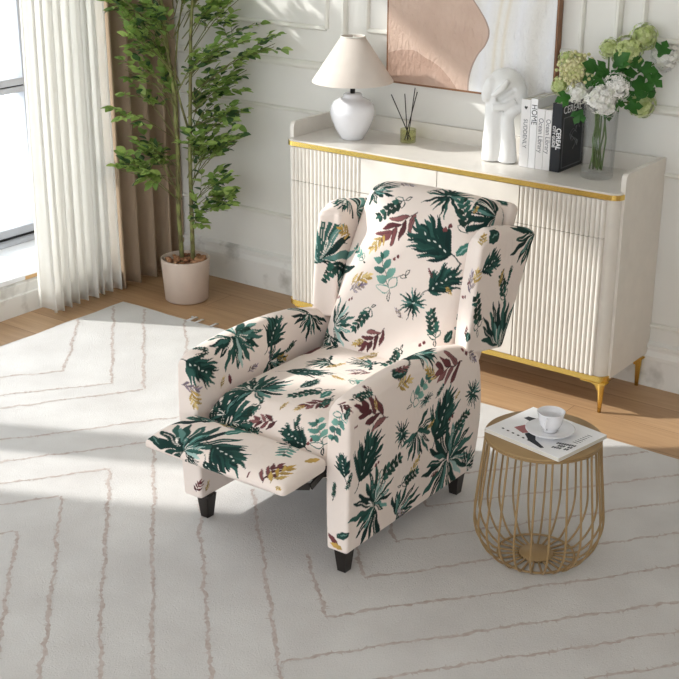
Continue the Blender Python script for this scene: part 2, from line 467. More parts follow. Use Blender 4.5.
# ------------------------------------------------------------------ rug
def rug():
    X0, X1, Y0, Y1, T = -.79, 2.9, -3.9, -.535, .006
    b = MB()
    # slightly wavy outline
    pts = []
    n = 40
    for i in range(n): pts.append((X0 + (X1 - X0) * i / n, Y1 + .004 * math.sin(i * 1.3)))
    for i in range(n): pts.append((X1 + .004 * math.sin(i), Y1 + (Y0 - Y1) * i / n))
    for i in range(n): pts.append((X1 + (X0 - X1) * i / n, Y0))
    for i in range(n): pts.append((X0 + .004 * math.sin(i * 1.7), Y0 + (Y1 - Y0) * i / n))
    b.prism(pts[::-1], 'z', 0.0005, T)
    R = random.Random(3)
    def line(P, w=.014):
        # ragged tufted line: a chain of small jagged quads
        for (a, c) in zip(P[:-1], P[1:]):
            a = Vector(a); c = Vector(c); L = (c - a).length; d = (c - a) / L; nn = Vector((-d.y, d.x))
            s = 0; off = 0
            prev = None
            while s < L:
                off = off * .8 + R.uniform(-.0035, .0035)
                q = a + d * s + nn * off
                if not (X0 + .01 < q.x < X1 and Y0 < q.y < Y1 - .01): s += .01; prev = None; continue
                ww = w * R.uniform(.12, .55)
                l = (q + nn * ww); r = (q - nn * ww)
                if prev: b.add([(prev[0].x, prev[0].y, T + .0006), (prev[1].x, prev[1].y, T + .0006), (r.x, r.y, T + .0006), (l.x, l.y, T + .0006)], [(0, 1, 2, 3)], 1)
                if R.random() < .35:
                    sd = R.choice((-1, 1)); e = q + nn * sd * w * R.uniform(.6, 1.3) + d * R.uniform(-.01, .01)
                    e2 = q + d * .005
                    b.add([(q.x, q.y, T + .0008), (e.x, e.y, T + .0008), (e2.x, e2.y, T + .0008)], [(0, 1, 2)], 1)
                prev = (l, r); s += R.uniform(.006, .012)
    line([(-.79, -.79), (-.40, -1.23), (-.80, -1.77)])
    line([(-.79, -.59), (-.163, -1.21), (-.70, -1.92)])
    line([(-.66, -.535), (-.03, -1.18), (-.79, -2.31)])
    line([(-.43, -.535), (-.10, -.87)]); line([(.26, -1.25), (-.79, -2.78)])
    line([(.45, -1.33), (.30, -1.49), (-.79, -3.08)])
    line([(.45, -1.62), (1.30, -2.50), (2.55, -3.80)]); line([(.33, -1.50), (.45, -1.62)])
    line([(-.79, -3.27), (.34, -1.71), (1.20, -2.58), (2.35, -3.78)])
    line([(-.79, -3.52), (.36, -1.93), (1.05, -2.63), (2.15, -3.76)])
    line([(-.79, -3.78), (.42, -2.16), (.9, -2.64), (1.95, -3.72)])
    line([(.72, -1.70), (1.40, -2.40), (2.75, -3.80)])
    line([(.80, -1.54), (1.6, -2.36), (2.85, -3.65)])
    line([(1.18, -1.75), (1.415, -1.975), (2.5, -.62)])
    line([(1.25, -1.62), (1.385, -1.755), (2.2, -.72)])
    line([(1.2, -1.40), (1.34, -1.54), (2.0, -.68)])
    line([(1.15, -1.16), (1.30, -1.31), (1.9, -.55)])
    line([(1.10, -.95), (1.24, -1.08), (1.68, -.55)])
    line([(1.16, -.80), (1.36, -.55)])
    line([(1.45, -2.2), (2.7, -.62)])
    line([(1.6, -2.22), (2.9, -.58)])
    line([(1.75, -2.24), (2.9, -.78)])
    # fringe tufts on the edge near the curtain
    o = b.build('area_rug', [M['rug'], M['rugline']])
    tag(o, 'large cream area rug with thin ragged brown chevron lines on the wood floor', 'rug')
    for (x, y) in ((-.405, -.53), (-.36, -.53), (-.40, -.525), (-.28, -.53), (-.17, -.53)):
        f = MB().tube([(x, y - .01, .005), (x + .01, y + .02, .012), (x + R.uniform(-.02, .02), y + .035, .006)], .004, 5)
        f.build('edge_tuft', M['rug'], o)
rug()

# ------------------------------------------------------------------ curtains
def curtain_sheet(path_fn, n, z0, z1, nz, thick, sway=0.0):
    b = MB(); vs = []
    for j in range(nz + 1):
        t = j / nz; z = z0 + (z1 - z0) * t
        for i in range(n + 1):
            x, y, dz = path_fn(i / n, t)
            vs.append((x, y, z + dz * (1 - t) ** 6))
    fs = [[j * (n + 1) + i, j * (n + 1) + i + 1, (j + 1) * (n + 1) + i + 1, (j + 1) * (n + 1) + i] for j in range(nz) for i in range(n)]
    b.add(vs, fs, 0, True)
    return b
def sheer_path(u, t):
    # u: 0 nearest the camera side (y=-.86) .. 1 towards the corner (y=-.43)
    y0, y1 = -.89 + .035 * t, -.43
    y = y0 + (y1 - y0) * u
    ph = u * 2 * PI * 9.3 + .6 * math.sin(u * 7)
    amp = .020 + .012 * (1 - t) + .008 * math.sin(u * 21)
    if u < .22: amp *= .4 + u * 2.4
    x = -.935 + amp * math.sin(ph) + .02 * math.exp(-((u - .17) / .07) ** 2) * (1 + 1.2 * (1 - t) ** 3)
    y += .010 * math.cos(ph)
    dz = -.0 + .045 * math.exp(-((u) / .10) ** 2) + .0 * u
    return x, y, dz
sh = curtain_sheet(sheer_path, 260, .012, 1.60, 30, .002).build('sheer_curtain', M['sheer'])
tag(sh, 'white sheer pleated curtain bunched at the window', 'curtain')
def drape_path(u, t):
    y = -.425 + (.40) * u
    ph = u * 2 * PI * 4.2 + .5 * math.sin(u * 5 + 1)
    a = .034 + .010 * (1 - t)
    s = math.sin(ph); s = math.copysign(abs(s) ** .8, s)
    return -.945 + a * s, y + .016 * math.cos(ph), 0
dr = curtain_sheet(drape_path, 200, .010, 1.60, 24, .003).build('blackout_curtain', M['drape'])
tag(dr, 'heavy brown pleated curtain in the corner behind the potted tree', 'curtain')
for o_ in (sh, dr):
    md = o_.modifiers.new('thickness', 'SOLIDIFY'); md.thickness = .0012 if o_ is sh else .004

rod = MB().tube([(-.94, -1.02, 1.615), (-.94, -.02, 1.615)], .011, 16)  # rod added out of view; curtains stop low to let sun reach the wall
for y_ in (-.98, -.06): rod.tube([(-.94, y_, 1.615), (WX - .002, y_, 1.615)] if y_ > -.1 else [(-.94, y_, 1.615), (-.94, y_ - .05, 1.615)], .009, 12)
tag(rod.build('added_rod', M['frame']), 'unseen metal rod added at the lowered curtain tops so sun passes over', 'added rod')

# ------------------------------------------------------------------ sideboard
SW, SD, ZT, ZB, ZC = 1.417, .3556, .80, .129, .862
def sideboard():
    t = thing('sideboard', (SW / 2, -SD / 2, 0), 'long cream sideboard with fluted doors and gold trim against the panelled wall', 'sideboard')
    G = .036
    def round_front(x0, x1, yb, yf, r, n=8):
        pts = [(x0, yb), (x0, yf + r)]
        for i in range(1, n + 1):
            a = PI / 2 * i / n; pts.append((x0 + r - r * math.cos(a), yf + r - r * math.sin(a)))
        for i in range(0, n):
            a = PI / 2 * i / n; pts.append((x1 - r + r * math.sin(a), yf + r - r * math.cos(a)))
        pts += [(x1, yf + r), (x1, yb)]
        return pts
    b = MB(); b.prism(round_front(-.006, SW - .008, -.02, -SD + .006, .032)[::-1], 'z', ZB + .0085, ZT - .024, 0, False)
    b.build('body', M['cab'], t)
    b = MB(); b.prism(round_front(-.010, SW - .004, -.016, -SD + .001, .034)[::-1], 'z', ZT - .012, ZT); b.build('top', M['cabtop'], t)
    b = MB(); b.prism(round_front(-.015, SW + .001, -SD + .05, -SD - .002, .037)[::-1], 'z', ZT - .0235, ZT - .006); b.build('top_trim', M['gold'], t)
    b = MB(); b.prism(round_front(-.012, SW - .002, -SD + .05, -SD, .036)[::-1], 'z', ZB - .012, ZB + .008); b.build('bottom_trim', M['gold'], t)
    for x0, x1 in ((-.016, .002), (SW - .016, SW + .002)):
        r = .022; yf = -SD + G
        prof = [(-.001, ZB), (-.001, ZC), (yf + r, ZC)]
        for i in range(1, 7):
            a = PI / 2 * i / 6; prof.append((yf + r - r * math.sin(a), ZC - r + r * math.cos(a)))
        prof += [(yf, ZB)]
        b = MB(); b.prism(prof, 'x', x0, x1); b.build('side_panel', M['cab'], t)
    b = MB().box(.002, SW - .016, -.018, -.002, ZT - .01, ZC - .002, 0, .001); b.build('back_ledge', M['cab'], t)
    # doors
    zb, zm, zt = ZB + .011, .640, ZT - .026
    FY = -SD + .004
    def fluted(name, x0, x1, z0, z1):
        n = 18; w = (x1 - x0) / n; b = MB(); prof = [(x0, FY + .003)]
        for i in range(n):
            for k in range(7):
                a = PI * k / 6
                prof.append((x0 + w * (i + .5) - w * .46 * math.cos(a), FY - .001 - .0085 * math.sin(a)))
        prof.append((x1, FY + .003))
        b.prism(prof[::-1], 'z', z0, z1); return b.build(name, M['cab'], t)
    g = .0012
    for x0, x1 in ((.016, .353), (1.040, 1.370)):
        fluted('drawer', x0, x1, zm + g, zt); fluted('door', x0, x1, zb, zm - g)
    for x0, x1 in ((.355, .696), (.698, 1.038)):
        for nm, z0, z1 in (('drawer', zm + g, zt), ('door', zb, zm - g)):
            b = MB().box(x0, x1, FY - .007, FY + .003, z0, z1, 0, .0012); b.build(nm, M['cab'], t)
    b = MB().box(.028, 1.369, FY + .0015, FY + .004, zb, zt); b.build('shadow_gap', M['dark'], t)
    # legs: gold bracket and slender tapered foot
    for (x, sx) in ((.10, -1), (SW - .024, 1)):
        for y, sy in ((-SD + .016, -1), (-.035, 1)):
            b = MB()
            xx = x if sx > 0 else .048
            b.box(min(xx - sx * .075, xx + sx * .025), max(xx - sx * .075, xx + sx * .025), y - .015, y + .02, ZB - .020, ZB - .012, 0, .003)
            prof = [(0.0135, ZB - .018), (.0125, ZB - .035), (.010, .06), (.0070, 0)]
            vs = []
            for r, z in prof:
                for k in range(12):
                    a = 2 * PI * k / 12; vs.append((xx + sx * .004 + r * math.cos(a), y + sy * .002 + r * .8 * math.sin(a), z))
            fs = [[i * 12 + k, i * 12 + (k + 1) % 12, (i + 1) * 12 + (k + 1) % 12, (i + 1) * 12 + k] for i in range(3) for k in range(12)]
            fs.append([36 + k for k in range(12)])
            b.add(vs, [f[::-1] for f in fs], 0, True)
            # curved gusset
            gp = [(xx - sx * .06, ZB - .018), (xx - sx * .035, ZB - .021), (xx - sx * .018, ZB - .028), (xx - sx * .010, ZB - .045), (xx, ZB - .045), (xx, ZB - .018)]
            b.prism(gp, 'y', y - .008, y + .008)
            b.build('leg', M['gold'], t)
sideboard()

# ------------------------------------------------------------------ picture
def picture():
    x0, x1, z0, z1 = .243, .983, 1.004, 2.05
    t = thing('abstract_painting', (x0, -.006, z0), 'large framed abstract painting of terracotta and white waves above the sideboard', 'painting')
    f = MB(); d = .034; w = .008
    f.box(x0, x1, -d, -.004, z0, z0 + w); f.box(x0, x1, -d, -.004, z1 - w, z1)
    f.box(x0, x0 + w, -d, -.004, z0 + w, z1 - w); f.box(x1 - w, x1, -d, -.004, z0 + w, z1 - w)
    f.build('frame', M['frame_wood'], t)
    c = MB().box(w, x1 - x0 - w, -.030, -.008, w, z1 - z0 - w)
    o = c.build('canvas', M['art']); o.parent = t; o.location = (0, 0, 0)
picture()

# ------------------------------------------------------------------ table lamp
def lamp():
    cx, cy = .197, -.195
    t = thing('table_lamp', (cx, cy, ZT), 'white ceramic table lamp with a conical linen shade on the sideboard', 'lamp')
    b = MB(); z = ZT + .001
    b.lathe([(0, z), (.043, z), (.045, z + .003), (.054, z + .018), (.069, z + .045), (.081, z + .073), (.087, z + .097), (.0875, z + .113), (.083, z + .131), (.071, z + .147), (.053, z + .156), (.040, z + .161), (.037, z + .165), (.036, z + .173), (.033, z + .177), (0, z + .177)], (cx, cy))
    b.build('lamp_base', M['ceramic'], t)
    b = MB(); b.lathe([(0, z + .176), (.010, z + .176), (.010, z + .24), (.004, z + .242), (.004, z + .39), (0, z + .39)], (cx, cy), 16); b.build('stem', M['black'], t)
    zb, zt = 1.024, 1.196
    b = MB(); b.lathe([(.158, zb), (.157, zb + .004), (.045, zt), (.043, zt), (.155, zb + .002), (.158, zb)], (cx, cy), 64)
    b.build('lamp_shade', M['shade'], t)
    b = MB()
    for k in range(3):
        a = k * 2 * PI / 3; b.tube([(cx, cy, zt - .004), (cx + .045 * math.cos(a), cy + .045 * math.sin(a), zt - .004)], .0018, 6)
    b.lathe([(.047, zt - .002), (.049, zt), (.047, zt + .002), (.044, zt + .001), (.044, zt - .002)], (cx, cy), 32)
    b.build('shade_ring', M['trim'], t)
lamp()

# ------------------------------------------------------------------ reed diffuser
def diffuser():
    cx, cy = .408, -.118; z = ZT + .001
    t = thing('reed_diffuser', (cx, cy, ZT), 'small olive glass reed diffuser with black sticks beside the table lamp', 'diffuser')
    b = MB(); b.lathe([(0, z), (.029, z), (.031, z + .003), (.031, z + .052), (.0285, z + .052), (.028, z + .008), (0, z + .008)], (cx, cy), 40)
    b.build('glass_cup', M['olive'], t)
    for (dx, dz, dy) in ((-.082, .175, 0), (-.026, .183, .01), (.034, .215, -.01), (.028, .195, .015)):
        s = MB().tube([(cx - dx * .18, cy - dy, z + .01), (cx + dx, cy + dy, z + dz)], .0019, 6)
        s.build('reed', M['blackstick'], t)
diffuser()

# ------------------------------------------------------------------ sculpture
def remesh(o, vox, smooth=4):
    m = o.modifiers.new('r', 'REMESH'); m.mode = 'VOXEL'; m.voxel_size = vox; m.use_smooth_shade = True
    s = o.modifiers.new('s', 'SMOOTH'); s.factor = .5; s.iterations = smooth
    dg = bpy.context.evaluated_depsgraph_get()
    me = bpy.data.meshes.new_from_object(o.evaluated_get(dg))
    o.modifiers.clear(); o.data = me
    return o
def ell(b, c, r, rot=(0, 0, 0), sub=3):
    bm = bmesh.new(); bmesh.ops.create_icosphere(bm, subdivisions=sub, radius=1)
    from mathutils import Euler
    mt = Matrix.Translation(c) @ Euler(rot).to_matrix().to_4x4() @ Matrix.Diagonal((*r, 1))
    bmesh.ops.transform(bm, matrix=mt, verts=bm.verts); bm.verts.index_update()
    b.add([v.co[:] for v in bm.verts], [[v.index for v in f.verts] for f in bm.faces], 0, True); bm.free()
def sculpture():
    # works in image-like axes: right vector R (screen right on floor) and world z
    R_ = Vector((.802, .598, 0)); F = Vector((-.598, .802, 0))
    o0 = Vector((.835, -.165, ZT))
    def P(s, z, d=0): return o0 + R_ * s + F * d + Vector((0, 0, z))
    b = MB()
    # left column (neck and arm fused), flaring at the base
    b.tube([P(-.017, .002), P(-.018, .06), P(-.018, .13), P(-.016, .19), P(-.008, .25)], [.042, .040, .036, .037, .042], 20)
    # right forearm
    b.tube([P(.033, .002, -.04), P(.033, .02, -.04), P(.032, .08, -.042), P(.027, .14, -.045), P(.026, .175, -.043)], [.034, .033, .027, .023, .021], 18)
    # hand going up to the right, supporting the cheek
    b.tube([P(.025, .170, -.043), P(.045, .190, -.045), P(.068, .202, -.04), P(.092, .222, -.03)], [.021, .021, .017, .010], 14)
    # head
    ell(b, P(.018, .262, .01), (.074, .060, .074), (0, .15, .64))
    ell(b, P(.055, .245, .0), (.045, .045, .055), (0, 0, .64))
    ell(b, P(-.045, .262, -.01), (.022, .03, .05), (0, .25, .64))
    # brow and nose ridge
    b.tube([P(-.035, .245, -.052), P(.0, .275, -.062), P(.02, .300, -.052)], [.010, .013, .010], 10)
    b.tube([P(-.03, .20, -.038), P(.01, .205, -.05), P(.05, .225, -.045)], [.012, .013, .012], 10)
    ob = b.build('hand_sculpture', M['plaster'])
    remesh(ob, .0045, 4)
    # carved slot eye
    c0, c1 = P(-.007, .232, -.055), P(.040, .262, -.055)
    d = (c1 - c0); L = d.length; d.normalize()
    for v in ob.data.vertices:
        q = v.co - c0; t = max(0, min(L, q.dot(d)))
        r = (q - d * t).length
        if r < .024:
            sl = (q - d * t); h = abs((sl - F * sl.dot(F)).length)
            if h < .011: v.co += F * .020 * (1 - (h / .011) ** 2) ** .5
    ob.data.update()
    tag(ob, 'white plaster sculpture of a head resting on a hand beside the books', 'sculpture')
sculpture()

# ------------------------------------------------------------------ books
BOOKCOV = {}
def book(x0, x1, h, mtl, label, depth=.175, cover=.002, yf=-.205, grp='books standing on the sideboard'):
    t = thing('book', ((x0 + x1) / 2, yf + depth / 2, ZT), label, 'book', grp)
    z0 = ZT + .001
    b = MB()
    b.box(x0, x1, yf, yf + .003, z0, z0 + h, 0, .0008)
    b.box(x0, x0 + cover, yf + .002, yf + depth, z0, z0 + h)
    b.box(x1 - cover, x1, yf + .002, yf + depth, z0, z0 + h)
    BOOKCOV[t.name] = b.build('cover', mtl, t)
    MB().box(x0 + cover, x1 - cover, yf + .003, yf + depth - .004, z0 + .003, z0 + h - .004).build('pages', M['page'], t)
    return t
# text on a spine facing -Y, reading top to bottom
def spine_mtx(x, z, yf=-.205):
    # text x axis -> -Z ; text y axis -> +X ; normal -> -Y
    return Matrix(((0, 1, 0, x), (0, 0, -1, yf - .0003), (-1, 0, 0, z), (0, 0, 0, 1)))
bk = book(.946, .983, .243, M['ivory'], 'off white book with a tiny heart, standing next to the sculpture')
text_mesh('spine_title', 'SUDDENLY', .022, M['inkgrey'], spine_mtx(.965, .975), BOOKCOV[bk.name], sx=.95)
hb = MB(); hp = [(.965, 1.008), (.959, 1.015), (.959, 1.019), (.962, 1.021), (.965, 1.018), (.968, 1.021), (.971, 1.019), (.971, 1.015)]
hb.prism(hp[::-1], 'y', -.2056, -.2048); hb.build('heart_mark', M['ink'], BOOKCOV[bk.name])
bk = book(.984, 1.011, .249, M['white'], 'tall white book with a large black capital title, between thinner white books')
text_mesh('spine_title', 'HOME', .030, M['ink'], spine_mtx(.998, 1.030), BOOKCOV[bk.name], sx=.85)
bk = book(1.012, 1.041, .216, M['ivory'], 'left of the two short white books with grey lettering', depth=.15)
text_mesh('spine_title', 'Ocean Library', .026, M['inkgrey'], spine_mtx(1.027, .985), BOOKCOV[bk.name], sx=.82)
bk = book(1.042, 1.069, .216, M['ivory'], 'right of the two short white books, touching the black one', depth=.15)
text_mesh('spine_title', 'Ocean Library', .026, M['inkgrey'], spine_mtx(1.056, .985), BOOKCOV[bk.name], sx=.82)
bk = book(1.070, 1.108, .243, M['bookblack'], 'thick black hardback book with white lettering beside the glass vase', depth=.178)
text_mesh('spine_title', 'CEREAL', .026, M['white'], spine_mtx(1.098, .958), BOOKCOV[bk.name], sx=.85, bold=.0005)
text_mesh('spine_subtitle', 'CITY GUIDE', .015, M['white'], spine_mtx(1.080, .965), BOOKCOV[bk.name], sx=.95, bold=.0003)
# front cover faces +X : text x -> +Y, text y -> +Z
cm = Matrix(((0, 0, 1, 1.1082), (1, 0, 0, -.195), (0, 1, 0, 1.018), (0, 0, 0, 1)))
text_mesh('cover_title', 'CEREAL', .038, M['white'], cm, BOOKCOV[bk.name], sx=1.05)
lb = MB()
for (y0, y1, z0, z1) in ((-.19, -.04, .990, .993), (-.19, -.04, .812, .815), (-.19, -.187, .812, .993), (-.043, -.04, .812, .993)):
    lb.box(1.1078, 1.1086, y0, y1, z0, z1)
R5 = random.Random(5)
for k in range(9):
    y = -.115 + R5.uniform(-.02, .02); zz = .87 + k * .009
    pts = [(1.1083, y + .03 * math.sin(a * .7 + k), zz + .02 * math.sin(a)) for a in [i * .5 for i in range(6)]]
    lb.tube(pts, .0012, 5)
lb.build('cover_drawing', M['inkgrey'], BOOKCOV[bk.name])

# ------------------------------------------------------------------ vase and bouquet
def leaf_poly(b, base, d, n, L, Wd, mi, fold=.25, nseg=5, lobes=0):
    """a folded, curved leaf blade"""
    d = Vector(d).normalized(); n = Vector(n); n = (n - d * n.dot(d)).normalized(); s = d.cross(n)
    vs = []; k = nseg
    for i in range(k + 1):
        t = i / k
        w = Wd * (math.sin(PI * min(1, t * .96 + .02)) ** .75) * (1 - .25 * t)
        if lobes: w *= 1 + .45 * math.cos(t * PI * lobes)
        c = Vector(base) + d * (L * t) - n * (L * .22 * t * t)
        vs += [c + s * w + n * (w * fold), c, c - s * w + n * (w * fold)]
    fs = []
    for i in range(k):
        fs += [(i * 3, i * 3 + 1, i * 3 + 4, i * 3 + 3), (i * 3 + 1, i * 3 + 2, i * 3 + 5, i * 3 + 4)]
    b.add(vs, fs, mi, True)
def vase():
    cx, cy = 1.242, -.178; z = ZT + .001
    t = thing('glass_vase', (cx, cy, ZT), 'tall clear glass cylinder vase holding flower stems at the right end', 'vase')
    b = MB(); b.lathe([(0, z), (.052, z), (.056, z + .004), (.0605, z + .268), (.0585, z + .268), (.053, z + .022), (0, z + .018)], (cx, cy), 56)
    b.build('vase_glass', M['glass'], t)
    f = thing('flower_bouquet', (cx, cy, ZT + .02), 'bouquet of white and lime green snowball flowers with leaves in the glass vase', 'flowers')
    R = random.Random(11)
    rt = Vector((.802, .598, 0)); bk_ = Vector((-.598, .802, 0)); up = Vector((0, 0, 1))
    def at(px, py, dep=0):
        # offsets measured on the picture plane through the vase axis, in metres
        return Vector((cx, cy, 0)) + rt * ((px - 602) / 290.0) + bk_ * dep + up * (ZT + (169 - py) / 290.0 / .933)
    heads = [(574, 68, 17, 'petalc', .0), (561, 84, 9, 'petalg', .03), (598, 92, 15, 'petalw', -.04), (577, 88, 11, 'petalw', -.02), (613, 82, 14, 'petalw', -.03),
             (624, 52, 15, 'petalg', .0), (607, 50, 10, 'petalg', .03), (641, 40, 13, 'petalg', .04), (664, 58, 14, 'petalw', .05), (643, 101, 13, 'petalg', .02), (566, 60, 9, 'petalg', .02), (605, 100, 10, 'petalw', -.04)]
    for (px, py, rp, mt, dep) in heads:
        c = at(px, py, dep); r = rp / 290.0
        h = MB()
        n = 150 if rp > 12 else 100
        for i in range(n):
            ph = math.acos(1 - 2 * (i + .5) / n); th = i * 2.399963
            nn = Vector((math.sin(ph) * math.cos(th), math.sin(ph) * math.sin(th), math.cos(ph)))
            q = c + nn * r * R.uniform(.68, 1.12)
            if mt == 'petalc':
                h.ball(q, r * .125, 0, 1)
            else:
                a = nn.orthogonal().normalized(); bb = nn.cross(a); w = r * .15
                rot = R.uniform(0, 6.28)
                for k in range(5):
                    an = rot + k * 2 * PI / 5
                    e = a * math.cos(an) + bb * math.sin(an); e2 = nn.cross(e)
                    h.add([q, q + e * w + e2 * w * .55 + nn * w * .25, q + e * w * 1.5 + nn * w * .2, q + e * w - e2 * w * .55 + nn * w * .25], [(0, 1, 2, 3)], 0)
        h.ball(c, r * .70, 0, 2)
        ho = h.build('flower_head', [M[mt], M['stem']], f)
        st = MB(); base = Vector((cx + R.uniform(-.025, .025), cy + R.uniform(-.025, .025), z + .03))
        mid = Vector((cx + R.uniform(-.02, .02), cy + R.uniform(-.02, .02), z + .25))
        st.tube([base, (base + mid) / 2 + Vector((R.uniform(-.015, .015), R.uniform(-.015, .015), 0)), mid, mid.lerp(c, .55) + up * .01, c - (c - mid).normalized() * r * .5], .0028, 6)
        st.build('stem', M['stem'], ho)
    leaves = [(596, 82, -.3, .6, 18), (604, 76, .5, .7, 22), (622, 78, -.5, .5, 22), (585, 78, .2, .9, 16), (612, 96, .9, -.1, 18), (618, 70, 1, .2, 26), (632, 80, .8, -.1, 24), (600, 68, -.6, .3, 22), (640, 66, 1, .1, 20), (625, 88, .3, -.9, 14), (648, 75, .9, -.5, 20), (607, 108, .3, -1, 11), (563, 92, -1, -.2, 17), (588, 64, -.7, .5, 20),
              (615, 85, -.4, -.3, 18), (655, 48, .5, 1, 18), (578, 108, -.5, -.8, 16), (632, 62, -.3, .8, 18), (628, 100, .8, .2, 18), (636, 90, .2, .8, 16), (610, 62, .2, .3, 22), (645, 84, .2, -.2, 16)]
    for (px, py, dx, dy, L) in leaves:
        lb_ = MB(); p0 = at(px - dx * L * .4, py + dy * L * .4, -.035); dd = rt * dx + up * dy + bk_ * R.uniform(-.5, .1)
        nrm = (-bk_ + up * .7 + rt * R.uniform(-.4, .4))
        L_ = L * 1.0 / 290
        leaf_poly(lb_, p0, dd, nrm, L_, L_ * .30, 0, .3, 9, 5)
        for sgn in (-1, 1):
            sd = dd.normalized().cross(nrm.normalized()) * sgn
            leaf_poly(lb_, p0 + dd.normalized() * L_ * .15, dd.normalized() + sd * .9, nrm, L_ * .72, L_ * .19, 0, .3, 7, 3)
        lb_.build('leaf', M['bleaf'], f)
vase()

# ------------------------------------------------------------------ potted tree
def tree():
    cx, cy = -.607, -.324
    t = thing('potted_tree', (cx, cy, 0), 'tall leafy green tree in a round taupe pot by the curtains', 'tree')
    b = MB(); b.lathe([(0, .001), (.088, .001), (.094, .006), (.107, .187), (.107, .19), (.102, .192), (.098, .188), (.096, .165), (0, .162)], (cx, cy), 64)
    b.build('pot', M['pot'], t)
    R = random.Random(21)
    s = MB()
    for i in range(95):
        a = R.uniform(0, 2 * PI); q = .088 * math.sqrt(R.random())
        s.ball((cx + q * math.cos(a), cy + q * math.sin(a), .168 + R.uniform(0, .02)), R.uniform(.009, .017), 0, 1, (1, R.uniform(.6, 1), R.uniform(.5, .8)))
    tag(s.build('bark_chips', M['pebble'], t), kind='stuff')
    # three stems
    def stem(pts, r0, r1):
        k = len(pts); s = MB(); s.tube(pts, [r0 + (r1 - r0) * i / (k - 1) for i in range(k)], 8); return s.build('trunk', M['bark'], t)
    A = [(-.625, -.325, .16), (-.630, -.33, .40), (-.615, -.335, .65), (-.622, -.33, .88), (-.65, -.33, 1.05), (-.68, -.33, 1.3), (-.66, -.32, 1.6), (-.66, -.32, 1.85)]
    B = [(-.575, -.31, .16), (-.572, -.31, .40), (-.560, -.32, .65), (-.545, -.32, .90), (-.53, -.32, 1.15), (-.50, -.32, 1.4), (-.52, -.30, 1.7)]
    stem(A, .0105, .0055); stem(B, .010, .005)
    stem([(-.555, -.315, .72), (-.60, -.32, .86), (-.63, -.32, .97), (-.62, -.3, 1.15), (-.57, -.3, 1.35)], .005, .003)
    br = MB(); lf = MB()
    rt = Vector((.802, .598, 0)); bk_ = Vector((-.598, .802, 0)); up = Vector((0, 0, 1))
    def leaf(p, d, size):
        nrm = up + Vector((R.uniform(-.7, .7), R.uniform(-.9, .3), R.uniform(-.2, .4)))
        leaf_poly(lf, p, d, nrm, size, size * .34, R.choices((0, 1, 2), (5, 4, 2))[0], .25, 4)
    def twig(p0, d, L, ls=.047):
        d = Vector(d).normalized(); n = max(3, int(L / .020)); pts = [Vector(p0)]
        dd = d.copy()
        for i in range(n):
            dd = (dd + Vector((R.uniform(-.09, .09), R.uniform(-.09, .09), R.uniform(-.10, .05)))).normalized()
            pts.append(pts[-1] + dd * (L / n))
        br.tube(pts, [.0013 * (1 - .6 * i / n) for i in range(n + 1)], 5)
        for i in range(1, n + 1):
            side = dd.cross(up).normalized() * (1 if i % 2 else -1)
            leaf(pts[i], (dd * .7 + side * R.uniform(.6, 1) + up * R.uniform(-.2, .4)), ls * R.uniform(.75, 1.15))
            if R.random() < .45: leaf(pts[i], (dd * .7 - side * R.uniform(.6, 1) + up * R.uniform(-.2, .3)), ls * R.uniform(.7, 1.1))
        leaf(pts[-1], dd, ls)
    def P(px, py, dep):
        return Vector((-.6, -.33, 0)) + rt * ((px - 183) / 229.0) + bk_ * dep + up * (.187 + (262 - py) / 229.0 / .935)
    # branches: (start pixel height on the stem, tip px, tip py, depth) -- laid out in metres about the stems
    B_ = []
    specs = [(178, 205, 128, 172), (178, 195, 135, 165), (182, 205, 150, 150), (190, 215, 215, 190), (190, 225, 228, 212), (190, 210, 232, 185), (190, 200, 205, 160), (180, 150, 140, 110), (180, 120, 132, 88),
             (190, 165, 240, 145), (190, 140, 238, 128), (190, 150, 215, 120), (190, 130, 246, 92), (192, 110, 276, 62), (190, 95, 252, 58), (190, 80, 245, 25), (190, 70, 232, 18), (180, 90, 145, 62), (176, 70, 118, 28),
             (174, 60, 108, 8), (174, 50, 130, -8), (176, 40, 118, -25), (178, 60, 150, 30), (180, 60, 200, 18), (190, 50, 225, -4), (195, 40, 240, -20), (180, 110, 205, 80), (178, 140, 160, 115), (190, 170, 212, 140), (185, 100, 165, 75),
             (185, 30, 160, -30), (185, 10, 200, -50), (190, 0, 230, -60), (180, 0, 130, -60), (180, -20, 160, -100), (185, -40, 210, -110), (180, -60, 140, -120), (188, -80, 220, -150), (182, -60, 185, -130), (190, 190, 222, 165), (188, 185, 205, 150), (178, 175, 150, 160),
             (176, 90, 140, 40), (176, 80, 160, 45), (188, 60, 215, 45), (190, 100, 222, 78), (190, 120, 218, 100), (182, 40, 180, 0), (178, 20, 140, 5), (190, 20, 212, -10), (190, 232, 205, 215), (176, 185, 158, 182)]
    for (sx, sy, tx, ty) in specs:
        if ty < -45: continue
        for rep in range(2):
            dep = R.uniform(-.16, .16); jx, jy = (0, 0) if rep == 0 else (R.uniform(-16, 16), R.uniform(-14, 14))
            p0 = P(sx, sy, 0); p1 = P(tx + jx, ty + jy, dep)
            if p1.y > -.035: p1.y = -.035 - R.uniform(0, .03)
            if p1.x < -.865 : p1.x = -.865
            m1 = p0.lerp(p1, .5) + up * .03
            br.tube([p0, m1, p1], [.0022, .0017, .0012], 5)
            dv = (p1 - p0)
            twig(m1, dv + up * .02, dv.length * .45 + .03)
            for q in range(2 + rep):
                sp = p0.lerp(p1, R.uniform(.4, .8)) + up * .02
                tw = dv.normalized() + Vector((R.uniform(-.7, .7), R.uniform(-.7, .5), R.uniform(-.4, .6)))
                twig(sp, tw, R.uniform(.05, .11))
    # keep foliage out of the wall and the curtain
    def clampv(v):
        x, y, z = v
        return (max(x, -.885), min(y, -.026), z)
    lf.v = [clampv(v) for v in lf.v]; br.v = [clampv(v) for v in br.v]
    br.build('branches', M['bark'], t)
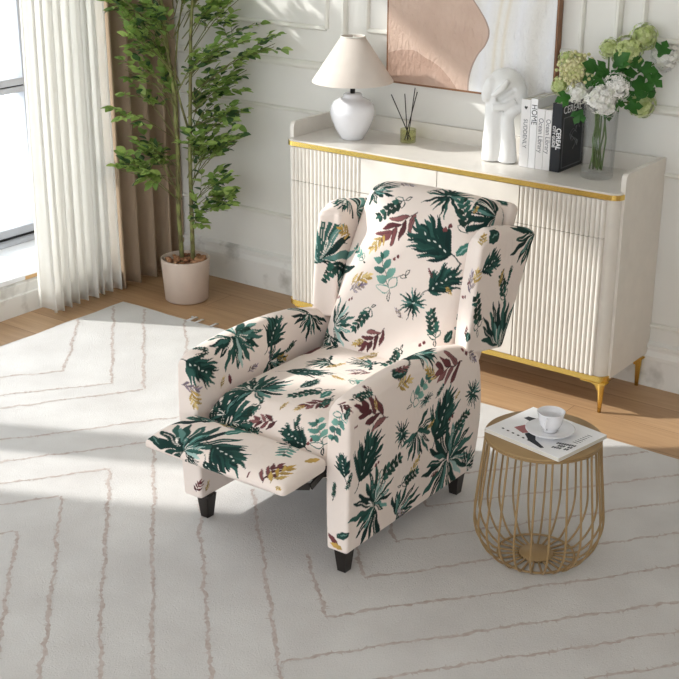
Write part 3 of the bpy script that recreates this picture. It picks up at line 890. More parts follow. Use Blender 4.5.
    tag(lf.build('foliage', [M['leaf1'], M['leaf2'], M['leaf3']], t), kind='stuff')
tree()

# ------------------------------------------------------------------ wire side table
TX, TY = 1.703, -1.362
def side_table():
    t = thing('side_table', (TX, TY, .006), 'round gold wire basket side table on the rug beside the armchair', 'table')
    z0 = .0075
    HT = .385
    b = MB(); b.lathe([(0, HT - .009), (.157, HT - .009), (.161, HT - .006), (.161, HT - .002), (.158, HT), (0, HT)], (TX, TY), 72); b.build('tabletop', M['champagne'], t)
    prof = [(.158, HT - .006), (.162, .33), (.169, .26), (.176, .19), (.180, .14), (.178, .105), (.168, .07), (.148, .035), (.125, .012), (.108, .005), (.048, .0045)]
    # smooth the profile
    def cr_(P, n=4):
        out = []
        for i in range(len(P) - 1):
            p0 = P[max(i - 1, 0)]; p1 = P[i]; p2 = P[i + 1]; p3 = P[min(i + 2, len(P) - 1)]
            for k in range(n):
                u = k / n
                out.append(tuple(.5 * (2 * p1[j] + (p2[j] - p0[j]) * u + (2 * p0[j] - 5 * p1[j] + 4 * p2[j] - p3[j]) * u * u + (3 * p1[j] - p0[j] - 3 * p2[j] + p3[j]) * u ** 3) for j in range(2)))
        out.append(P[-1]); return out
    pr = cr_(prof)
    n = 24
    for k in range(n):
        a = 2 * PI * (k + .5) / n
        w = MB().tube([(TX + r * math.cos(a), TY + r * math.sin(a), z0 + max(z * (HT - .006 - z0) / HT, .003)) for r, z in pr], .0032, 7)
        w.build('wire', M['champagne'], t)
    def ring(r, z, rr): 
        q = MB(); q.lathe([(r + rr * math.cos(2 * PI * i / 8), z + rr * math.sin(2 * PI * i / 8)) for i in range(9)], (TX, TY), 64); return q
    ring(.108, z0 + .004, .0035).build('base_ring', M['champagne'], t)
    ring(.158, HT - .011, .003).build('top_ring', M['champagne'], t)
    q = MB(); q.lathe([(0, z0 - .0005), (.048, z0 - .0005), (.048, z0 + .008), (0, z0 + .008)], (TX, TY), 40); q.build('base_disc', M['champagne'], t)
    return HT
HT = side_table()

def magazine():
    z = HT + .0008
    # corners measured on the table top
    A = Vector((1.571, -1.449)); Bc = Vector((1.601, -1.240)); C_ = Vector((1.851, -1.285)); D = Vector((1.823, -1.494))
    cen = (A + Bc + C_ + D) / 4
    t = thing('magazine', (cen.x, cen.y, z), 'white magazine with black and pink print lying on the wire side table', 'magazine')
    ex = ((D - A) + (C_ - Bc)).normalized(); ey = Vector((-ex.y, ex.x)); w = .255; h = .210
    def P(u, v, zz): q = cen + ex * ((u - .5) * w) + ey * ((v - .5) * h); return (q.x, q.y, zz)
    T = .011
    b = MB(); vs = [P(.003, .003, z + .0008), P(.997, .003, z + .0008), P(.997, .997, z + .0008), P(.003, .997, z + .0008)] + [P(.003, .003, z + T - .0008), P(.997, .003, z + T - .0008), P(.997, .997, z + T - .0008), P(.003, .997, z + T - .0008)]
    box = [(3, 2, 1, 0), (4, 5, 6, 7), (0, 1, 5, 4), (1, 2, 6, 5), (2, 3, 7, 6), (3, 0, 4, 7)]
    b.add(vs, box); b.build('pages', M['page'], t)
    b = MB()
    for a, c in ((z, z + .0008), (z + T - .0008, z + T)):
        b.add([P(0, 0, a), P(1, 0, a), P(1, 1, a), P(0, 1, a), P(0, 0, c), P(1, 0, c), P(1, 1, c), P(0, 1, c)], box)
    b.build('cover', M['white'], t)
    zt = z + T + .0002
    def quad(mb, pts): 
        n = len(pts); mb.add([P(u, v, zt) for u, v in pts] + [P(u, v, zt + .0003) for u, v in pts], [list(range(n, 2 * n))] + [[i, (i + 1) % n, n + (i + 1) % n, n + i] for i in range(n)])
    b = MB(); quad(b, [(.20, .30), (.36, .24), (.42, .38), (.24, .46)]); b.build('printed_photo', M['pink'], t)
    b = MB()
    quad(b, [(.38, .25), (.52, .12), (.72, .06), (.74, .10), (.56, .20), (.43, .40)])
    quad(b, [(.12, .62), (.30, .58), (.32, .66), (.24, .68), (.22, .72), (.13, .70)])
    quad(b, [(.26, .72), (.32, .70), (.33, .76), (.28, .78)])
    R = random.Random(2)
    for k in range(6): quad(b, [(.12 + k * .075, .16 - k * .008), (.15 + k * .075, .15 - k * .008), (.155 + k * .075, .175 - k * .008), (.125 + k * .075, .185 - k * .008)])
    for k in range(8):
        for j in range(3):
            u = .76 + k * .024; v = .16 + j * .075 + k * .012
            if R.random() < .8: quad(b, [(u, v), (u + .018, v + .003), (u + .018, v + .055), (u, v + .05)])
    for k in range(7): quad(b, [(.86, .50 + k * .05), (.92 + R.uniform(-.02, .02), .51 + k * .05), (.92, .52 + k * .05), (.86, .51 + k * .05)])
    b.build('printed_graphics', M['ink'], t)
    return z + T + .0006
ZM = magazine()
def cup():
    cx, cy = 1.727, -1.372
    s = MB(); z = ZM
    s.lathe([(0, z), (.030, z), (.032, z + .003), (.045, z + .006), (.066, z + .014), (.0675, z + .016), (.066, z + .0165), (.044, z + .009), (.020, z + .007), (0, z + .007)], (cx, cy), 56)
    o = s.build('saucer', M['ceramic'], loc=(cx, cy, z)); tag(o, 'white porcelain saucer on the magazine under the cup', 'saucer')
    t = thing('tea_cup', (cx, cy, z + .008), 'white porcelain tea cup standing on its saucer', 'cup')
    s = MB(); q = z + .0075
    s.lathe([(0, q), (.018, q), (.020, q + .003), (.018, q + .006), (.025, q + .012), (.031, q + .024), (.034, q + .04), (.037, q + .056), (.0385, q + .058), (.036, q + .058), (.032, q + .04), (.029, q + .025), (.022, q + .013), (0, q + .011)], (cx, cy), 48)
    s.build('cup_bowl', M['ceramic'], t)
    s = MB(); a0 = .45
    for_pts = []
    dvec = Vector((.2, -1, 0)).normalized()
    for i in range(11):
        a = -PI / 2 * .9 + PI * .9 * i / 10
        for_pts.append((cx + dvec.x * (.031 + .020 * math.cos(a)), cy + dvec.y * (.031 + .020 * math.cos(a)), q + .034 + .017 * math.sin(a)))
    s.tube(for_pts, .0026, 8); s.build('handle', M['ceramic'], t)
cup()

# ------------------------------------------------------------------ recliner armchair
# MOTIFS: printed plants on the upholstery: (kind, base point, tip point, surface normal, width factor), metres
MOTIFS = [
    ('sprig', (1.013, -1.009, 0.867), (0.93, -1.068, 0.796), (-0.08, -0.73, 0.68), 1),
    ('burg', (1.063, -1.044, 0.836), (0.971, -1.108, 0.735), (-0.03, -0.82, 0.57), 1.1),
    ('ochre', (0.98, -1.094, 0.762), (0.942, -1.12, 0.703), (-0.09, -0.89, 0.45), 1),
    ('burst', (1.138, -0.976, 0.884), (1.092, -0.905, 0.906), (0.02, -0.29, 0.96), 1),
    ('sprig', (1.255, -1.054, 0.787), (1.179, -0.972, 0.883), (0.32, -0.5, 0.8), 0.8),
    ('feather', (1.225, -1.094, 0.738), (1.086, -1.077, 0.793), (0.1, -0.86, 0.49), 1.05),
    ('leaf', (1.237, -1.09, 0.739), (1.268, -1.063, 0.779), (0.23, -0.88, 0.42), 1),
    ('berry', (1.188, -1.067, 0.796), (1.18, -1.049, 0.822), (0.12, -0.8, 0.59), 1.1),
    ('sprigt', (1.06, -1.178, 0.596), (0.986, -1.123, 0.706), (-0.02, -0.89, 0.46), 0.9),
    ('feather', (1.177, -1.152, 0.633), (1.254, -1.104, 0.692), (0.31, -0.87, 0.39), 1.0),
    ('burst', (1.144, -1.177, 0.594), (1.12, -1.153, 0.64), (0.05, -0.88, 0.48), 1),
    ('ochre', (0.9, -1.162, 0.601), (0.972, -1.15, 0.645), (-0.15, -0.88, 0.44), 1),
    ('lilac', (0.903, -1.171, 0.584), (0.96, -1.165, 0.614), (-0.17, -0.87, 0.47), 1),
    ('fanl', (0.832, -1.039, 0.799), (0.831, -0.921, 0.809), (1.0, 0.01, 0.06), 0.8),
    ('fanl', (0.84, -1.149, 0.588), (0.839, -1.073, 0.592), (1.0, 0.0, 0.02), 0.9),
    ('fanl', (0.882, -1.227, 0.479), (0.948, -1.222, 0.516), (-0.22, -0.84, 0.51), 1),
    ('sprig', (1.013, -1.196, 0.565), (0.964, -1.243, 0.482), (-0.05, -0.87, 0.5), 0.9),
    ('burg', (1.078, -1.229, 0.511), (1.012, -1.266, 0.438), (-0.0, -0.9, 0.44), 1.2),
    ('feather', (1.331, -1.481, 0.549), (1.217, -1.332, 0.552), (0.1, 0.06, 0.99), 1.1),
    ('berry', (1.212, -1.232, 0.481), (1.211, -1.22, 0.503), (0.25, -0.85, 0.46), 1),
    ('sprig', (1.251, -1.209, 0.496), (1.203, -1.173, 0.587), (0.32, -0.84, 0.45), 0.9),
    ('fan', (0.869, -0.999, 0.862), (0.949, -0.97, 0.885), (-0.2, -0.44, 0.87), 0.6),
    ('lilac', (0.927, -0.949, 0.887), (0.997, -0.952, 0.888), (-0.03, -0.05, 1.0), 0.8),
    ('fan', (1.282, -0.946, 0.835), (1.277, -1.02, 0.916), (0.99, 0.05, 0.11), 0.8),
    ('feather', (1.335, -1.055, 0.838), (1.273, -1.071, 0.847), (0.1, 0.13, 0.99), 0.8),
    ('ochre', (1.019, -1.251, 0.471), (0.979, -1.262, 0.445), (-0.03, -0.9, 0.43), 0.9),
    ('berry', (0.915, -1.193, 0.553), (0.92, -1.183, 0.571), (-0.21, -0.84, 0.49), 0.8),
    ('leafd', (1.271, -1.191, 0.498), (1.277, -1.164, 0.533), (0.79, -0.54, 0.28), 1),
    ('loop', (1.061, -0.97, 0.886), (1.091, -0.943, 0.889), (0.0, -0.1, 1.0), 1),
    ('ochre', (1.227, -1.131, 0.65), (1.253, -1.131, 0.63), (0.39, -0.83, 0.4), 0.8),
    ('leafd', (1.228, -0.841, 0.883), (1.274, -0.862, 0.853), (0.22, -0.59, 0.78), 1),
    ('sprig', (1.152, -1.244, 0.48), (1.129, -1.283, 0.412), (0.07, -0.88, 0.48), 0.9),
    ('ochre', (1.077, -1.263, 0.446), (1.044, -1.279, 0.41), (0.0, -0.92, 0.4), 0.9),
    ('berry', (1.044, -1.13, 0.693), (1.043, -1.119, 0.716), (-0.0, -0.91, 0.42), 1),
    ('loop', (1.074, -1.146, 0.658), (1.111, -1.137, 0.676), (0.01, -0.91, 0.41), 0.9),
    ('lilac', (1.124, -1.205, 0.549), (1.089, -1.193, 0.571), (0.02, -0.86, 0.52), 0.6),
    ('burg', (1.185, -1.133, 0.67), (1.161, -1.125, 0.695), (0.13, -0.9, 0.41), 0.6),
    ('ochre', (1.243, -1.004, 0.851), (1.242, -0.982, 0.871), (0.29, -0.58, 0.76), 0.7),
    ('sprigt', (0.932, -1.133, 0.672), (0.876, -1.103, 0.706), (-0.21, -0.87, 0.44), 0.7),
    ('fanl', (0.79, -1.178, 0.656), (0.802, -1.126, 0.823), (0.47, -0.7, 0.53), 0.55),
    ('fan', (0.814, -1.068, 0.838), (0.8, -1.113, 0.829), (0.31, -0.16, 0.94), 0.8),
    ('ochre', (0.836, -1.08, 0.73), (0.831, -1.133, 0.765), (0.92, -0.37, 0.11), 1.3),
    ('loop', (0.836, -1.108, 0.71), (0.83, -1.142, 0.727), (0.87, -0.48, 0.12), 1),
    ('sprig', (0.865, -1.125, 0.657), (0.808, -1.138, 0.576), (-0.37, -0.84, 0.39), 0.9),
    ('berry', (0.849, -1.167, 0.538), (0.86, -1.165, 0.56), (-0.64, -0.68, 0.36), 1),
    ('fan', (1.363, -0.851, 0.777), (1.365, -0.965, 0.722), (0.97, 0.07, 0.24), 0.9),
    ('ochre', (1.36, -1.151, 0.808), (1.343, -1.113, 0.832), (0.19, -0.71, 0.68), 1),
    ('leafd', (1.361, -1.057, 0.828), (1.366, -1.121, 0.814), (0.95, 0.04, 0.32), 1.2),
    ('feather', (1.365, -1.152, 0.733), (1.365, -1.057, 0.752), (1.0, -0.0, -0.02), 1),
    ('lilac', (1.342, -1.177, 0.664), (1.336, -1.161, 0.733), (-0.49, -0.86, 0.15), 1),
    ('ochre', (1.358, -1.177, 0.695), (1.36, -1.168, 0.745), (0.3, -0.94, 0.16), 0.8),
    ('sprig', (1.362, -1.001, 0.591), (1.364, -1.039, 0.7), (1.0, -0.01, -0.03), 0.9),
    ('ochre', (1.363, -1.044, 0.651), (1.364, -1.028, 0.704), (1.0, -0.0, -0.02), 0.7),
    ('sprig', (1.365, -0.969, 0.714), (1.363, -0.997, 0.648), (1.0, -0.0, -0.02), 0.6),
    ('fann', (1.354, -1.017, 0.451), (1.361, -0.974, 0.577), (0.95, -0.06, -0.3), 1),
    ('fann', (1.356, -1.027, 0.458), (1.361, -1.086, 0.577), (0.99, -0.02, -0.13), 0.8),
    ('sprig', (1.359, -1.149, 0.531), (1.363, -1.172, 0.668), (1.0, -0.01, -0.03), 0.8),
    ('berry', (1.311, -1.163, 0.635), (1.317, -1.163, 0.655), (-0.46, -0.88, 0.14), 1.2),
    ('leaf', (1.28, -1.142, 0.559), (1.287, -1.115, 0.582), (0.85, -0.44, 0.29), 1.2),
    ('leaf', (1.279, -1.156, 0.538), (1.292, -1.137, 0.532), (0.85, -0.45, 0.27), 1),
    ('burg', (1.341, -1.195, 0.538), (1.346, -1.193, 0.57), (-0.41, -0.9, 0.11), 0.9),
    ('leafd', (1.352, -1.199, 0.523), (1.352, -1.196, 0.554), (0.11, -0.99, 0.1), 1),
    ('leafb', (1.321, -1.161, 0.684), (1.334, -1.166, 0.7), (-0.52, -0.84, 0.15), 1),
    ('feather', (1.359, -1.749, 0.29), (1.36, -1.678, 0.403), (1.0, 0.0, -0.01), 1.1),
    ('feather', (1.349, -1.799, 0.32), (1.335, -1.798, 0.383), (0.0, -1.0, 0.01), 0.9),
    ('fan', (1.356, -1.668, 0.182), (1.356, -1.771, 0.171), (1.0, 0.0, -0.03), 1.15),
    ('fanl', (1.357, -1.674, 0.194), (1.358, -1.609, 0.245), (1.0, 0.0, -0.03), 0.8),
    ('leafd', (1.355, -1.788, 0.15), (1.321, -1.796, 0.13), (0.64, -0.77, -0.04), 1),
    ('berry', (1.359, -1.67, 0.301), (1.36, -1.661, 0.322), (1.0, 0.0, -0.01), 1),
    ('sprig', (1.358, -1.672, 0.252), (1.359, -1.542, 0.287), (1.0, 0.0, -0.02), 0.9),
    ('burst', (1.36, -1.546, 0.357), (1.36, -1.507, 0.379), (1.0, 0.0, -0.0), 1.2),
    ('fan', (1.36, -1.469, 0.337), (1.358, -1.422, 0.249), (1.0, -0.0, -0.02), 0.7),
    ('ochre', (1.357, -1.496, 0.205), (1.358, -1.453, 0.252), (1.0, -0.0, -0.03), 0.8),
    ('sprig', (1.357, -1.551, 0.192), (1.357, -1.45, 0.208), (1.0, -0.0, -0.03), 0.9),
    ('fan', (1.354, -1.559, 0.105), (1.355, -1.458, 0.13), (1.0, -0.0, -0.04), 0.8),
    ('feather', (1.359, -1.375, 0.267), (1.36, -1.293, 0.394), (1.0, -0.0, -0.01), 1.1),
    ('berry', (1.359, -1.291, 0.3), (1.36, -1.282, 0.323), (1.0, -0.0, -0.01), 1.1),
    ('sprig', (1.358, -1.286, 0.246), (1.36, -1.185, 0.301), (1.0, -0.0, -0.02), 0.9),
    ('fan', (1.357, -1.296, 0.18), (1.355, -1.417, 0.146), (1.0, -0.0, -0.03), 1.1),
    ('fanl', (1.356, -1.285, 0.179), (1.358, -1.169, 0.208), (1.0, -0.0, -0.03), 0.9),
    ('fan', (1.354, -1.179, 0.109), (1.356, -1.139, 0.155), (1.0, -0.0, -0.04), 0.9),
    ('burst', (1.36, -1.166, 0.35), (1.36, -1.17, 0.407), (1.0, 0.0, 0.0), 0.9),
    ('burg', (1.36, -1.617, 0.435), (1.356, -1.757, 0.513), (0.98, -0.03, 0.19), 1),
    ('ochre', (1.36, -1.665, 0.473), (1.359, -1.683, 0.508), (1.0, -0.0, 0.01), 0.7),
    ('sprigt', (1.36, -1.514, 0.422), (1.36, -1.409, 0.489), (1.0, 0.0, 0.01), 0.8),
    ('burg', (1.359, -1.236, 0.476), (1.36, -1.388, 0.479), (1.0, 0.0, 0.02), 1.2),
    ('ochre', (1.36, -1.372, 0.471), (1.359, -1.435, 0.516), (1.0, 0.01, 0.09), 0.8),
    ('lilac', (1.333, -1.572, 0.549), (1.359, -1.531, 0.503), (0.74, -0.01, 0.68), 1),
    ('ochre', (1.359, -1.575, 0.506), (1.359, -1.496, 0.509), (1.0, 0.0, 0.02), 1),
    ('leafb', (1.324, -1.796, 0.103), (1.29, -1.796, 0.132), (-0.09, -1.0, -0.03), 1),
    ('leafo', (1.338, -1.795, 0.098), (1.297, -1.796, 0.103), (0.0, -1.0, -0.03), 1),
    ('leafd', (1.348, -1.584, 0.542), (1.353, -1.512, 0.537), (0.78, -0.01, 0.63), 0.8),
    ('fanl', (1.312, -1.427, 0.545), (1.344, -1.35, 0.534), (0.15, 0.09, 0.99), 0.6),
    ('berry', (1.355, -1.23, 0.499), (1.352, -1.197, 0.497), (0.89, 0.11, 0.45), 1),
    ('lilac', (1.356, -1.198, 0.492), (1.366, -1.155, 0.449), (0.97, -0.26, -0.03), 1),
    ('burg', (1.357, -1.69, 0.521), (1.325, -1.691, 0.543), (0.57, -0.06, 0.82), 1),
    ('burst', (1.36, -1.427, 0.419), (1.36, -1.386, 0.429), (1.0, 0.0, 0.0), 0.5),
    ('berry', (1.36, -1.77, 0.452), (1.36, -1.761, 0.466), (1.0, -0.0, 0.01), 1),
    ('sprig', (1.36, -1.374, 0.406), (1.36, -1.333, 0.436), (1.0, 0.0, 0.0), 0.8),
    ('ochre', (1.36, -1.416, 0.321), (1.36, -1.381, 0.339), (1.0, -0.0, -0.01), 0.8),
    ('lilac', (1.352, -1.509, 0.066), (1.354, -1.55, 0.117), (1.0, 0.0, -0.04), 0.8),
    ('sprig', (1.36, -1.782, 0.34), (1.355, -1.797, 0.285), (0.87, -0.49, -0.01), 0.6),
    ('burg', (1.356, -1.386, 0.153), (1.356, -1.344, 0.162), (1.0, -0.0, -0.03), 0.7),
    ('ochre', (1.36, -1.269, 0.363), (1.36, -1.242, 0.386), (1.0, -0.0, -0.0), 0.7),
    ('sprig', (1.309, -1.799, 0.241), (1.316, -1.799, 0.297), (0.0, -1.0, -0.01), 0.6),
    ('fan', (0.803, -1.62, 0.54), (0.817, -1.657, 0.458), (0.91, -0.03, 0.41), 1.1),
    ('fanl', (0.804, -1.608, 0.54), (0.815, -1.498, 0.503), (0.9, -0.03, 0.43), 0.7),
    ('feather', (0.817, -1.473, 0.466), (0.802, -1.41, 0.538), (0.89, 0.03, 0.46), 1.2),
    ('lilac', (0.817, -1.474, 0.45), (0.819, -1.438, 0.406), (1.0, 0.0, 0.03), 1),
    ('ochre', (0.819, -1.457, 0.412), (0.819, -1.384, 0.409), (1.0, 0.0, 0.03), 1),
    ('fan', (0.808, -1.254, 0.507), (0.817, -1.296, 0.451), (0.96, 0.07, 0.29), 1.15),
    ('fan', (0.88, -1.244, 0.447), (0.861, -1.261, 0.4), (-0.32, -0.84, 0.44), 1.1),
    ('ochre', (0.876, -1.381, 0.422), (0.735, -1.209, 0.382), (-0.27, 0.0, 0.96), 0.6),
    ('leafb', (0.883, -1.361, 0.424), (0.755, -1.202, 0.391), (-0.24, 0.01, 0.97), 1),
    ('sprig', (0.844, -1.223, 0.435), (0.779, -1.17, 0.352), (-0.79, -0.55, 0.27), 1),
    ('feather', (0.776, -1.794, 0.514), (0.817, -1.731, 0.46), (0.7, -0.62, 0.35), 1.2),
    ('lilac', (0.76, -1.797, 0.44), (0.817, -1.788, 0.436), (0.7, -0.72, 0.04), 1),
    ('ochre', (0.799, -1.797, 0.434), (0.817, -1.795, 0.375), (0.39, -0.92, 0.03), 1.1),
    ('sprig', (0.811, -1.721, 0.521), (0.76, -1.746, 0.532), (0.3, -0.13, 0.94), 0.9),
    ('leafb', (0.819, -1.648, 0.404), (0.818, -1.654, 0.438), (1.0, -0.0, 0.03), 1),
    ('ochre', (0.819, -1.692, 0.406), (0.818, -1.676, 0.439), (1.0, -0.0, 0.03), 0.8),
    ('fan', (0.919, -1.832, 0.376), (0.868, -1.689, 0.355), (-0.02, 0.14, 0.99), 0.7),
    ('loop', (0.797, -1.761, 0.53), (0.806, -1.728, 0.528), (0.62, -0.11, 0.78), 0.8),
    ('feather', (1.028, -1.995, 0.352), (1.069, -2.028, 0.303), (-0.0, -0.83, 0.56), 1.2),
    ('fan', (0.968, -1.998, 0.344), (1.0, -1.998, 0.33), (0.0, -1.0, 0.0), 0.8),
    ('burg', (0.8, -1.796, 0.103), (0.819, -1.792, 0.147), (0.47, -0.88, -0.03), 1),
    ('ochre', (0.82, -1.774, 0.1), (0.821, -1.759, 0.134), (1.0, 0.0, -0.01), 0.8),
    ('sprig', (0.799, -1.524, 0.546), (0.801, -1.581, 0.544), (0.56, -0.01, 0.83), 0.7),
    ('sprig', (0.817, -1.337, 0.447), (0.818, -1.388, 0.423), (1.0, 0.0, 0.03), 0.8),
    ('lilac', (0.818, -1.57, 0.417), (0.818, -1.523, 0.427), (1.0, -0.0, 0.03), 0.8),
    ('sprig', (1.342, -1.76, 0.53), (1.353, -1.684, 0.53), (0.67, -0.09, 0.74), 0.8),
    ('feather', (1.044, -1.604, 0.434), (1.051, -1.529, 0.436), (-0.01, -0.03, 1.0), 0.6),
    ('burg', (1.344, -1.563, 0.545), (1.346, -1.503, 0.544), (0.56, -0.01, 0.83), 0.7),
    ('sprig', (1.147, -1.753, 0.392), (1.133, -1.718, 0.418), (0.05, -0.59, 0.8), 0.7),
    ('ochre', (1.067, -1.724, 0.414), (1.069, -1.69, 0.428), (-0.05, -0.35, 0.94), 0.7),
    ('lilac', (1.002, -1.841, 0.378), (0.953, -1.824, 0.376), (-0.0, 0.1, 0.99), 0.8),
    ('fanl', (0.933, -1.681, 0.426), (1.002, -1.598, 0.434), (-0.03, -0.09, 1.0), 0.7),
    ('fan', (0.939, -1.685, 0.426), (0.84, -1.64, 0.429), (-0.02, -0.13, 0.99), 1),
    ('feather', (0.924, -1.524, 0.431), (1.045, -1.477, 0.436), (-0.06, -0.0, 1.0), 0.6),
    ('fan', (0.994, -1.396, 0.436), (0.94, -1.449, 0.433), (-0.05, 0.0, 1.0), 0.6),
    ('sprig', (1.12, -1.557, 0.435), (1.052, -1.665, 0.43), (-0.01, -0.06, 1.0), 0.8),
    ('burg', (1.17, -1.614, 0.431), (1.117, -1.701, 0.426), (0.07, -0.14, 0.99), 0.9),
    ('ochre', (1.122, -1.681, 0.429), (1.111, -1.716, 0.42), (0.03, -0.31, 0.95), 1),
    ('sprig', (0.994, -1.715, 0.417), (0.968, -1.773, 0.371), (-0.01, -0.63, 0.78), 1),
    ('burg', (1.082, -1.752, 0.395), (0.997, -1.768, 0.377), (-0.01, -0.69, 0.72), 1),
    ('fan', (0.904, -1.768, 0.374), (0.835, -1.751, 0.387), (-0.06, -0.75, 0.66), 1),
    ('sprigt', (1.258, -1.771, 0.359), (1.188, -1.716, 0.414), (0.25, -0.6, 0.76), 1),
    ('feather', (1.203, -1.78, 0.358), (1.114, -1.765, 0.382), (0.04, -0.76, 0.65), 0.9),
    ('berry', (1.212, -1.774, 0.365), (1.199, -1.761, 0.38), (0.06, -0.73, 0.68), 1),
    ('sprigt', (1.113, -1.481, 0.436), (1.196, -1.451, 0.434), (0.02, -0.0, 1.0), 0.8),
    ('burg', (1.14, -1.382, 0.435), (1.098, -1.436, 0.436), (0.03, 0.0, 1.0), 0.6),
    ('ochre', (1.056, -1.478, 0.436), (1.113, -1.481, 0.436), (0.01, -0.0, 1.0), 0.6),
    ('lilac', (1.073, -1.426, 0.436), (1.115, -1.383, 0.436), (0.01, 0.0, 1.0), 0.6),
    ('fan', (1.109, -1.338, 0.435), (1.033, -1.346, 0.436), (0.01, 0.02, 1.0), 0.5),
    ('burg', (1.316, -1.787, 0.522), (1.356, -1.779, 0.507), (0.51, -0.49, 0.71), 1),
    ('sprig', (1.152, -1.591, 0.433), (1.165, -1.668, 0.427), (0.09, -0.07, 0.99), 0.7),
    ('sprigt', (1.341, -1.789, 0.518), (1.308, -1.797, 0.425), (0.18, -0.9, 0.39), 0.8),
    ('leaf', (1.128, -1.568, 0.435), (1.132, -1.624, 0.433), (0.04, -0.03, 1.0), 1),
    ('ochre', (1.012, -1.443, 0.436), (1.036, -1.375, 0.436), (-0.0, 0.0, 1.0), 0.5),
    ('leafd', (1.346, -1.796, 0.487), (1.35, -1.78, 0.517), (0.46, -0.81, 0.37), 0.8),
    ('fan', (0.818, -1.466, 0.422), (0.819, -1.395, 0.379), (1.0, 0.0, 0.03), 0.7),
    ('fan', (0.945, -1.992, 0.356), (0.859, -1.89, 0.375), (-0.06, -0.42, 0.91), 1.1),
    ('fanl', (0.948, -1.991, 0.356), (0.983, -1.936, 0.378), (-0.0, -0.47, 0.88), 0.8),
    ('feather', (1.012, -1.948, 0.377), (1.143, -1.977, 0.367), (0.0, -0.31, 0.95), 1.0),
    ('sprig', (0.898, -1.85, 0.377), (0.83, -1.839, 0.37), (-0.1, 0.04, 0.99), 0.8),
    ('ochre', (0.938, -1.837, 0.377), (0.988, -1.822, 0.376), (-0.02, 0.12, 0.99), 0.8),
    ('leaf', (0.997, -1.882, 0.38), (1.026, -1.823, 0.375), (-0.0, 0.14, 0.99), 1),
    ('sprigt', (1.183, -1.82, 0.374), (1.21, -1.888, 0.378), (0.03, 0.2, 0.98), 1.3),
    ('burg', (1.228, -1.997, 0.349), (1.237, -1.922, 0.376), (0.04, -0.51, 0.86), 1.25),
    ('ochre', (1.253, -1.995, 0.353), (1.262, -1.911, 0.374), (0.06, -0.41, 0.91), 1),
    ('leafo', (1.271, -1.871, 0.372), (1.286, -1.826, 0.368), (0.28, 0.03, 0.96), 1),
    ('leafb', (1.177, -1.997, 0.348), (1.177, -1.985, 0.363), (0.0, -0.8, 0.61), 0.8),
    ('leafd', (0.864, -1.997, 0.349), (0.815, -1.977, 0.358), (-0.27, -0.55, 0.79), 0.7),
    ('fan', (0.936, -1.779, 0.362), (1.007, -1.784, 0.358), (-0.03, -0.79, 0.61), 0.6),
    ('ochre', (1.272, -1.997, 0.351), (1.293, -1.999, 0.35), (0.05, -0.7, 0.71), 1),
    ('sprig', (1.048, -1.781, 0.363), (0.991, -1.783, 0.36), (-0.02, -0.78, 0.62), 0.8),
    ('feather', (0.755, -1.73, 0.145), (0.755, -1.746, 0.082), (-1, 0, 0), 1.0),
    ('sprig', (0.755, -1.744, 0.318), (0.755, -1.679, 0.255), (-1, 0, 0), 1.0),
    ('burst', (0.755, -1.707, 0.465), (0.755, -1.663, 0.402), (-1, 0, 0), 1.0),
    ('burst', (0.755, -1.569, 0.207), (0.755, -1.518, 0.27), (-1, 0, 0), 1.0),
    ('feather', (0.755, -1.571, 0.311), (0.755, -1.551, 0.374), (-1, 0, 0), 1.0),
    ('burg', (0.755, -1.518, 0.463), (0.755, -1.536, 0.4), (-1, 0, 0), 1.0),
    ('fan', (0.755, -1.404, 0.158), (0.755, -1.335, 0.221), (-1, 0, 0), 1.0),
    ('sprigt', (0.755, -1.351, 0.33), (0.755, -1.291, 0.267), (-1, 0, 0), 1.0),
    ('burst', (0.755, -1.39, 0.459), (0.755, -1.398, 0.396), (-1, 0, 0), 1.0),
    ('burst', (0.755, -1.241, 0.197), (0.755, -1.306, 0.26), (-1, 0, 0), 1.0),
    ('sprig', (0.755, -1.22, 0.336), (0.755, -1.188, 0.273), (-1, 0, 0), 1.0),
    ('burst', (0.755, -1.256, 0.506), (0.755, -1.235, 0.569), (-1, 0, 0), 1.0),
    ('ochre', (1.283, -1.687, 0.417), (1.283, -1.676, 0.382), (-1, 0, 0), 1.0),
    ('feather', (1.283, -1.512, 0.37), (1.283, -1.547, 0.335), (-1, 0, 0), 1.0),
    ('ochre', (1.283, -1.307, 0.385), (1.283, -1.313, 0.35), (-1, 0, 0), 1.0),
    ('fan', (0.9, -0.953, 0.555), (0.954, -0.925, 0.618), (0, 0.9, -0.42), 1.0),
    ('feather', (0.869, -0.906, 0.662), (0.827, -0.878, 0.725), (0, 0.9, -0.42), 1.0),
    ('burst', (0.866, -0.844, 0.802), (0.859, -0.872, 0.739), (0, 0.9, -0.42), 1.0),
    ('ochre', (1.04, -0.951, 0.56), (1.02, -0.979, 0.497), (0, 0.9, -0.42), 1.0),
    ('burst', (1.012, -0.911, 0.65), (1.046, -0.883, 0.713), (0, 0.9, -0.42), 1.0),
    ('feather', (1.056, -0.835, 0.82), (1.021, -0.863, 0.757), (0, 0.9, -0.42), 1.0),
    ('fan', (1.18, -0.981, 0.492), (1.14, -1.009, 0.429), (0, 0.9, -0.42), 1.0),
    ('feather', (1.221, -0.897, 0.681), (1.199, -0.925, 0.618), (0, 0.9, -0.42), 1.0),
    ('fanl', (1.245, -0.84, 0.809), (1.304, -0.868, 0.746), (0, 0.9, -0.42), 1.0),
    ('sprigt', (0.758, -1.062, 0.57), (0.758, -1.063, 0.528), (-1, 0, 0), 1.0),
    ('fanl', (0.758, -1.032, 0.736), (0.758, -1.036, 0.694), (-1, 0, 0), 1.0),
    ('sprig', (0.843, -1.115, 0.195), (0.81, -1.115, 0.156), (0, 1, 0), 1.0),
